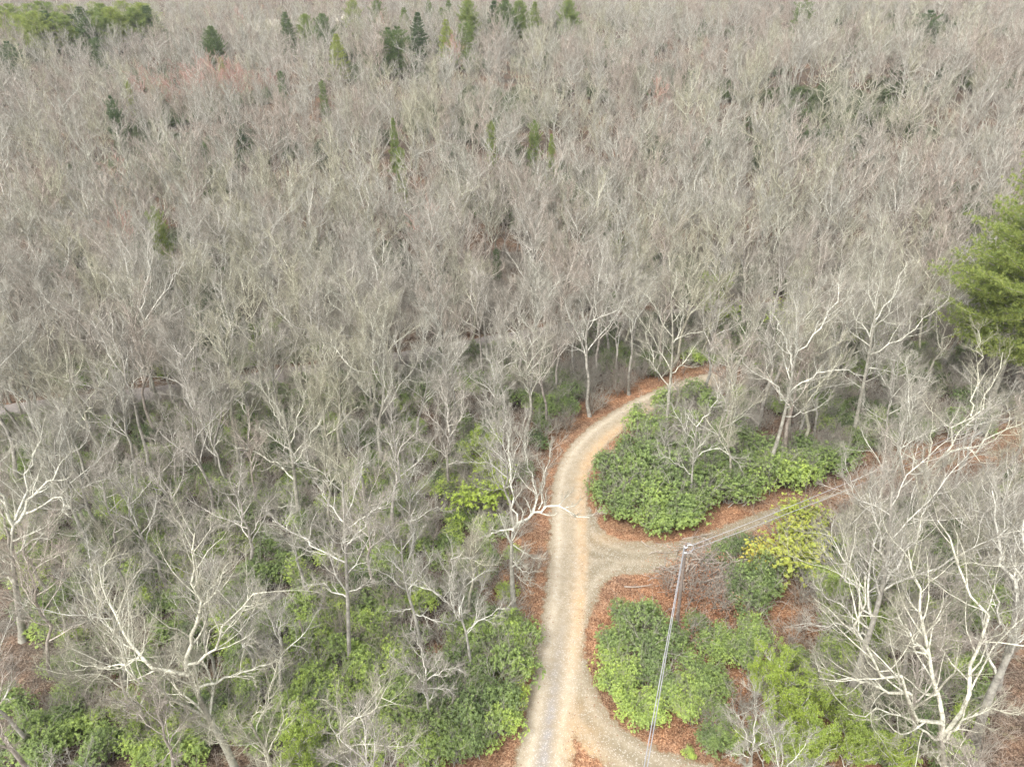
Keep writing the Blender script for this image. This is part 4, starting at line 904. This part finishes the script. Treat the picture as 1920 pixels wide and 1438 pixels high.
CL = [("on the lower left side of the gravel road", "bright green", [(950, 1185, 1.6, .75), (985, 1195, 1.3, .6), (925, 1215, 1.6, .55), (965, 1245, 1.7, .55), (900, 1255, 1.5, .45), (985, 1235, 1.2, .7), (930, 1290, 1.5, .35), (965, 1300, 1.0, .95), (955, 1345, 1.2, .8), (925, 1360, 1.2, .65), (880, 1330, 1.5, .3), (890, 1390, 1.2, .4), (845, 1290, 1.5, .3), (865, 1235, 1.4, .35), (905, 1180, 1.2, .5), (850, 1400, 1.3, .5), (960, 1165, 1.0, .6)]),
      ("in the island of shrubs inside the road bend", "glossy green", [(1140, 870, 1.7, .35), (1175, 900, 1.8, .4), (1165, 940, 1.3, .35), (1215, 870, 1.9, .35), (1225, 925, 1.8, .45), (1265, 890, 1.9, .3), (1275, 945, 1.8, .4), (1320, 900, 1.9, .4), (1325, 950, 1.6, .45), (1370, 915, 1.7, .4), (1398, 930, 1.3, .45), (1250, 978, 1.3, .5), (1220, 965, 1.2, .5), (1290, 975, 1.2, .45), (1350, 865, 1.7, .3), (1300, 845, 1.8, .35), (1235, 800, 1.8, .45), (1290, 785, 1.8, .5), (1205, 780, 1.5, .5), (1335, 760, 1.7, .45), (1260, 750, 1.5, .5), (1190, 835, 1.6, .3), (1250, 835, 1.8, .3), (1380, 800, 1.7, .3), (1125, 905, 1.3, .35), (1400, 870, 1.6, .35), (1360, 820, 1.6, .35), (1310, 730, 1.4, .4)]),
      ("at the far end of the shrub island by the side track", "deep green", [(1460, 880, 1.7, .5), (1490, 895, 1.6, .65), (1450, 905, 1.4, .5), (1510, 870, 1.5, .6), (1545, 850, 1.6, .35), (1575, 870, 1.5, .35), (1540, 885, 1.3, .4), (1590, 845, 1.4, .3), (1430, 850, 1.5, .35), (1500, 840, 1.4, .3)]),
      ("between the lower road and the utility cable", "full green", [(1170, 1160, 1.3, .45), (1205, 1170, 1.6, .45), (1160, 1205, 1.4, .5), (1215, 1215, 1.7, .4), (1250, 1190, 1.4, .4), (1150, 1245, 1.2, .8), (1180, 1260, 1.2, .75), (1225, 1265, 1.4, .4), (1165, 1290, 1.0, .7), (1190, 1320, 1.1, .75), (1230, 1320, 1.1, .8), (1250, 1280, 1.2, .5), (1150, 1275, .9, .7), (1215, 1345, .9, .75)]),
      ("right of the utility cable below the brush pile", "leafy green", [(1295, 1330, 1.2, .75), (1270, 1300, 1.1, .7), (1320, 1300, 1.2, .55), (1340, 1340, 1.2, .5), (1300, 1255, 1.2, .55), (1340, 1200, 1.2, .55), (1380, 1185, 1.3, .6), (1415, 1170, 1.3, .7), (1360, 1215, 1.1, .65), (1425, 1200, 1.2, .6), (1395, 1225, 1.1, .5), (1350, 1275, 1.1, .5), (1370, 1370, 1.0, .5), (1305, 1165, 1.0, .4), (1290, 1290, 1.1, .8), (1330, 1380, .9, .4)]),
      ("under the yellow leafing shrub", "dark glossy green", [(1400, 1085, 1.5, .4), (1430, 1070, 1.5, .35), (1410, 1125, 1.4, .35), (1440, 1105, 1.4, .45), (1385, 1100, 1.2, .3)]),
      ("between the utility pole and the side track", "dull green", [(1345, 1000, 1.3, .35), (1375, 1000, 1.3, .3), (1400, 1015, 1.3, .25), (1325, 1010, .8, .5)]),
      ("in the bright shrub belt left of the lower road", "bright spring green", [(565, 1150, 1.4, .7), (600, 1185, 1.4, .75), (560, 1205, 1.4, .65), (680, 1170, 1.4, .75), (715, 1185, 1.4, .7), (735, 1150, 1.3, .6), (700, 1110, 1.3, .55), (725, 1055, 1.3, .7), (760, 1000, 1.3, .6), (735, 960, 1.3, .55), (770, 950, 1.3, .45), (640, 1290, 1.4, .8), (590, 1275, 1.4, .65), (685, 1250, 1.4, .7), (735, 1240, 1.4, .7), (545, 1330, 1.4, .75), (560, 1380, 1.4, .8), (650, 1380, 1.4, .7), (705, 1390, 1.3, .8), (770, 1400, 1.3, .7), (820, 1350, 1.3, .5), (600, 1340, 1.4, .7), (500, 1370, 1.3, .55), (740, 1310, 1.3, .6), (520, 1160, 1.2, .6), (640, 1225, 1.3, .6), (690, 1330, 1.3, .75), (610, 1420, 1.3, .8), (530, 1280, 1.2, .55), (760, 1350, 1.2, .6), (470, 1130, 1.2, .35), (490, 1060, 1.4, .35), (505, 1020, 1.3, .35), (540, 1040, 1.2, .4), (790, 1290, 1.3, .35), (620, 1120, 1.2, .5), (770, 1200, 1.3, .4), (810, 1250, 1.2, .35), (830, 1310, 1.2, .45), (700, 1210, 1.2, .65)]),
      ("in the lower left corner", "mid green", [(30, 1320, 1.3, .5), (60, 1370, 1.4, .55), (20, 1390, 1.3, .55), (90, 1400, 1.3, .5), (150, 1240, 1.2, .4), (130, 1340, 1.2, .4), (385, 1375, 1.2, .65), (400, 1300, 1.1, .5), (270, 1240, 1.1, .5), (290, 1290, 1.1, .55), (450, 1230, 1.2, .5), (470, 1290, 1.2, .6), (430, 1350, 1.1, .65), (250, 1380, 1.1, .7), (190, 1400, 1.1, .45), (490, 1180, 1.1, .5), (330, 1400, 1.1, .6), (440, 1180, 1.1, .4)]),
      ("between the road bend and the trees behind it", "dull green", [(985, 740, 1.5, .45), (965, 715, 1.5, .4), (1055, 745, 1.4, .45), (1030, 765, 1.3, .5), (930, 775, 1.5, .4), (885, 795, 1.5, .4), (905, 825, 1.4, .45), (850, 765, 1.4, .3), (1075, 735, 1.3, .35), (1000, 690, 1.4, .35), (940, 740, 1.4, .35), (1010, 790, 1.2, .4), (870, 840, 1.3, .4)]),
      ("in the trees right of the side track", "mossy green", [(1680, 780, 1.5, .3), (1650, 765, 1.4, .3), (1715, 795, 1.5, .35), (1790, 790, 1.4, .4), (1850, 775, 1.4, .4), (1560, 780, 1.3, .3), (1880, 820, 1.3, .4), (1730, 1000, 1.4, .3), (1760, 1050, 1.4, .35), (1800, 1000, 1.4, .25), (1690, 960, 1.3, .3), (1720, 1370, 1.3, .3), (1740, 1320, 1.2, .35), (1870, 960, 1.3, .3), (1660, 1010, 1.2, .35), (1590, 1180, 1.2, .3), (1780, 1150, 1.2, .4), (1540, 1010, 1.1, .35), (1840, 1040, 1.2, .3)])]
for ph, colr, L_ in CL:
    for px, py, sz, tn in L_:
        w_ = ("lime-bright" if tn >= .75 else "bright green" if tn >= .6 else "mid green" if tn >= .42 else "dark green")
        sw = "large" if sz >= 1.5 else "medium" if sz >= 1.2 else "small"
        rec(put_shrub(SHRUBS[int(rng.integers(6))], px, py, sz*(1.25 if "island" in ph else 1.05), min(1, tn+(0.1 if 'island' in ph else 0)), f"{sw} {w_} evergreen shrub {ph}", "evergreen shrubs "+ph), "leafy shrub", f"{sw} and {w_}", 1.1)
# dimmer shrubs scattered under the trees
cnt = 0
while cnt < 92:
    y = 20+75*math.sqrt(rng.random()); x = rng.uniform(-1, 1)*(y*0.74+2); p = project([x, y, 1.0])
    if not (0 < p[0] < 1920 and p[1] < 1438) or inpoly(p[0], p[1], OPEN) or inpoly(p[0], p[1], ISL): continue
    a, b = road_dist(x, y)
    if a[0] < 2 or b[0] < 1.5: continue
    ph = where(p[0], p[1], y); cnt += 1
    rec(put_shrub(SHRUBS[int(rng.integers(6))], 0, 0, rng.uniform(0.9, 1.5), rng.uniform(0.05, 0.42), "dull olive evergreen shrub under bare trees "+ph, "olive shrubs "+ph, P=np.array([x, y, float(T(x, y))])), "dull olive shrub", "half hidden", 1.1)
print("shrubs", NSH[0])
put_shrub(SHRUBS[0], 1292, 1410, 0.42, 0.85, "tiny bright green shrub alone on leaf litter near the bottom edge", name="tiny_shrub")
put_shrub(YSHRUB, 1482, 1005, 2.9, 0.25, "yellow leafing shrub glowing beside the side track, largest of the yellow ones", name="yellow_shrub", group=None)
put_shrub(YSHRUB, 1435, 1045, 1.7, 0.75, "orange-yellow leafing shrub at the left foot of the large yellow shrub", name="yellow_shrub")
put_shrub(YSHRUB, 1505, 975, 2.2, 0.12, "small clear yellow shrub behind the top of the large yellow shrub", name="yellow_shrub")
for px, py, sz, tn, lab in [(915, 885, 2.5, .85, "lime green leafing shrub left of the road below the bend, upper one"), (905, 935, 2.4, .7, "lime green leafing shrub left of the road near the overhanging limb"), (925, 915, 1.5, .9, "brightest lime shrub pressed against the roadside trees"),
                            (1465, 590, 2.9, .8, "lime green shrub glimpsed behind branches left of the big pine"), (1350, 575, 2.9, .5, "olive leafing shrub glimpsed behind the bend in the trees"), (1335, 620, 1.8, .3, "dull leafing shrub low behind the road bend trees"),
                            (1500, 1040, 1.5, .7, "lime shrub at the right foot of the large yellow shrub"), (1730, 600, 2.0, .4, "soft green shrub under the big pine's left limbs")]:
    put_shrub(LIMES[int(rng.integers(3))], px, py, sz, tn, lab, name="leafing_shrub")
def put_leafing(px, py, H, tone, label, group=None):
    P = ground(px, py, H*0.6)
    o = thing("leafing_tree", label, "tree", P, group=group, rz=rng.random()*6.28, sc=H/8.0)
    for nm, me in zip(("trunk", "crown", "leaves"), LEAFING[int(rng.integers(3))]): link(nm, me, o, tone=tone)
    return o
for px, py, H, tn in [(1460, 1300, 6, .6), (1500, 1350, 6, .6), (1450, 1390, 6, .55), (1540, 1400, 6, .5), (1530, 1310, 5.5, .5), (1600, 1400, 6, .45), (1420, 1280, 4.5, .6), (1690, 1430, 5, .6), (1500, 1430, 6, .55), (1580, 1340, 5, .4), (1480, 1250, 4.5, .4)]:
    rec(put_leafing(px, py, H, tn, "x", "new-leaf trees at the lower right"), "hazy new-leaf tree", "lime green", H*.7)
for px, py, H, tn, lab in [(1560, 1130, 6, .2, "olive new-leaf small tree right of the dark glossy shrubs"), (1700, 1090, 6, .3, "olive new-leaf small tree between the pale limbs at the right"), (1340, 560, 10, .55, "tall olive new-leaf tree behind the road bend"), (1500, 545, 10, .5, "tall soft green new-leaf tree left of the big pine"),
                           (1160, 470, 8, .1, "faint olive new-leaf tree in the central wood"), (240, 1330, 5, .4, "new-leaf small tree under the big forked tree's left limbs"), (900, 860, 7, .6, "lime new-leaf tree just left of the road below the bend"), (1620, 620, 9, .5, "soft green new-leaf tree beneath the wide spreading limbs"), (500, 640, 7, .1, "faint olive new-leaf tree left of centre beyond the paved road"), (560, 1420, 5, .5, "new-leaf small tree at the bottom edge left of the sprawling tree"), (1640, 1190, 6, .3, "olive new-leaf small tree behind the tall straight grey tree")]:
    put_leafing(px, py, H, tn, lab)

# ------------------------------------------------------------------ brush pile, snag, fallen branch
bpile = ground(1350, 1072, 0.5); pile = thing("brush_pile", "heap of cut branches and dead brown leaves right of the utility pole", "brush pile", bpile, sc=(0.95, 0.95, 1.35))
rg = np.random.default_rng(77); g = Geo(); gl = Geo()
n = 420; A = np.stack([rg.normal(0, 2.3, n), rg.normal(0, 1.9, n), rg.uniform(0.05, 1.6, n)], 1); A[:, 2] *= np.exp(-(A[:, 0]**2+A[:, 1]**2)/14)
az = rg.normal(0.5, 0.7, n); ln = rg.uniform(1.0, 3.6, n); D = np.stack([np.cos(az), np.sin(az), rg.normal(0.02, 0.12, n)], 1)
t = np.linspace(-0.5, 0.5, 6); P = A[:, None]+D[:, None]*(ln[:, None]*t)[..., None]; P += rg.normal(0, 0.05, P.shape); P[..., 2] = np.maximum(P[..., 2], 0.03)
R = rg.uniform(0.022, 0.06, n)[:, None]*np.linspace(1, 0.4, 6)[None]; g.tubes(P, R, 4)
P2, R2, _ = grow(P, R, ln, 5, (0.3, 1), (0.3, 0.8), 0.4, 3, 0.15, 0.03, 0.5, rg, 0.2, 0.007); P2[..., 2] = np.maximum(P2[..., 2], 0.02); g.tubes(P2, R2, 3)
n = 9000; C = np.stack([rg.normal(0, 2.7, n), rg.normal(0, 2.3, n), rg.uniform(0.03, 1.5, n)], 1); C[:, 2] *= np.exp(-(C[:, 0]**2+C[:, 1]**2)/14)
cl_ = np.sin(C[:, 0]*2.3+1)*np.sin(C[:, 1]*2.9+.5)+rg.normal(0, .35, n) > -0.1; C = C[cl_]; C[:, 2] += 0.04
gl.leaves(C, rg.normal(0, 1, C.shape)*[1, 1, .3], rg.normal(0, .5, C.shape)+UP, rg.uniform(0.10, 0.20, len(C)), 0.09)
link("branches", g.mesh("pile_branches", [M_snag]), pile); link("dead_leaves", gl.mesh("pile_leaves", [M_dead]), pile, tone=0.5)
# scattered small dead branches and browned stems
def dead_shrub(px, py, sz, label):
    P0 = ground(px, py, 0.5*sz); o = thing("dead_shrub", label, "shrub", P0, rz=rng.random()*6, sc=sz)
    link("twigs", TWIGB[int(rng.integers(4))], o, tone=0.2)
    r2 = np.random.default_rng(int(px)); gg = Geo(); m = 500; C = r2.normal(0, 1, (m, 3))*[0.75, 0.75, 0.45]+[0, 0, 0.8]; C[:, 2] = np.maximum(C[:, 2], 0.05)
    gg.leaves(C, r2.normal(0, 1, C.shape), r2.normal(0, 1, C.shape), 0.15, 0.07); link("dead_leaves", gg.mesh("dead_leaves", [M_dead]), o, tone=0.45)
for a_ in [(1300, 1120, 1.1, "brown dead-leaved shrub right of the pole foot"), (1290, 1190, 1.1, "brown withered shrub just right of the cable below the pole"), (1440, 845, 0.9, "orange-brown withered shrub behind the shrub island"), (1330, 1090, 1.2, "twiggy browned shrub in front of the brush pile"),
           (1350, 1140, 1.3, "greyish twiggy shrub with brown leaves below the brush pile"), (1385, 1330, 1.0, "brown twiggy shrub on litter near the lower right growth"), (1300, 1355, 0.9, "brown-leaved shrub beside the cable near the bottom"), (440, 845, 0.9, "small orange-leaved shrub in the left woods"), (1400, 1150, 1.0, "brown-tinged twiggy shrub left of the dark glossy shrubs"), (1250, 1110, 0.9, "low grey twiggy shrub left of the pole foot")]:
    dead_shrub(*a_)
sb = ground(578, 1225); g = Geo(); rr2 = ray(561, 1163); s_ = sb[1]/rr2[1]; tp2 = np.array([rr2[0]*s_, sb[1], CAMH+rr2[2]*s_])-sb
g.tubes(np.outer(np.linspace(-0.02, 1, 8), tp2)+rg.normal(0, .02, (8, 3)), np.linspace(0.14, 0.09, 8), 8)
o = link("broken_snag", g.mesh("broken_snag", [M_snag])); o.location = sb; o['label'] = "short broken tan snag standing in the bright shrubs left of the slim tree"; o['category'] = "dead tree"
fb = ground(1195, 1102); g = Geo(); Pm = resample(smooth([[-1.1, 0.1, 0.06], [-0.4, -0.05, 0.12], [0.5, 0.1, 0.1], [1.4, 0.3, 0.12]], 2), 10)
g.tubes(Pm, np.linspace(0.07, 0.02, 10), 6); P1, R1, L1 = grow(Pm[None], np.linspace(.07, .02, 10)[None], np.array([2.5]), 7, (.2, 1), (.4, .9), .35, 4, .1, .01, .5, rg, .2, .008, flat=.8); g.tubes(P1, R1, 3)
o = link("fallen_branch", g.mesh("fallen_branch", [M_snag])); o.location = fb; o['label'] = "small fallen branch lying on leaf litter below the side track junction"; o['category'] = "branch"

st = sorted([o for o in scn.collection.objects if o.get('group') == SG], key=lambda o: project(list(o.location))[0])
ORD2 = ORD+["twenty-"+q for q in ORD[:9]]
for i, o in enumerate(st):
    o['label'] = f"{ORD2[i]} pine from the left in the upper left pine stand, {o['look']}"; del o['look']
flush_labels()

# ------------------------------------------------------------------ air
m = bpy.data.materials.new("haze_air"); m.use_nodes = True; t = m.node_tree
for n_ in list(t.nodes):
    if n_.type == 'BSDF_PRINCIPLED': t.nodes.remove(n_)
pv = t.nodes.new('ShaderNodeVolumePrincipled'); pv.inputs['Color'].default_value = (0.93, 0.95, 1.0, 1); pv.inputs['Density'].default_value = 0.00010
t.links.new(pv.outputs[0], t.nodes['Material Output'].inputs['Volume'])
bm_ = Geo(); x0, x1, y0, y1, z0, z1 = -2600, 2600, -500, 2600, -4, 200
V = [(x0, y0, z0), (x1, y0, z0), (x1, y1, z0), (x0, y1, z0), (x0, y0, z1), (x1, y0, z1), (x1, y1, z1), (x0, y1, z1)]
bm_.add(V, [[0, 3, 2, 1], [4, 5, 6, 7], [0, 1, 5, 4], [1, 2, 6, 5], [2, 3, 7, 6], [3, 0, 4, 7]])
link("haze", bm_.mesh("haze", [m]), kind='stuff', label="thin pale haze over the far wooded hillside", category="haze")
scn.cycles.volume_bounces = 0
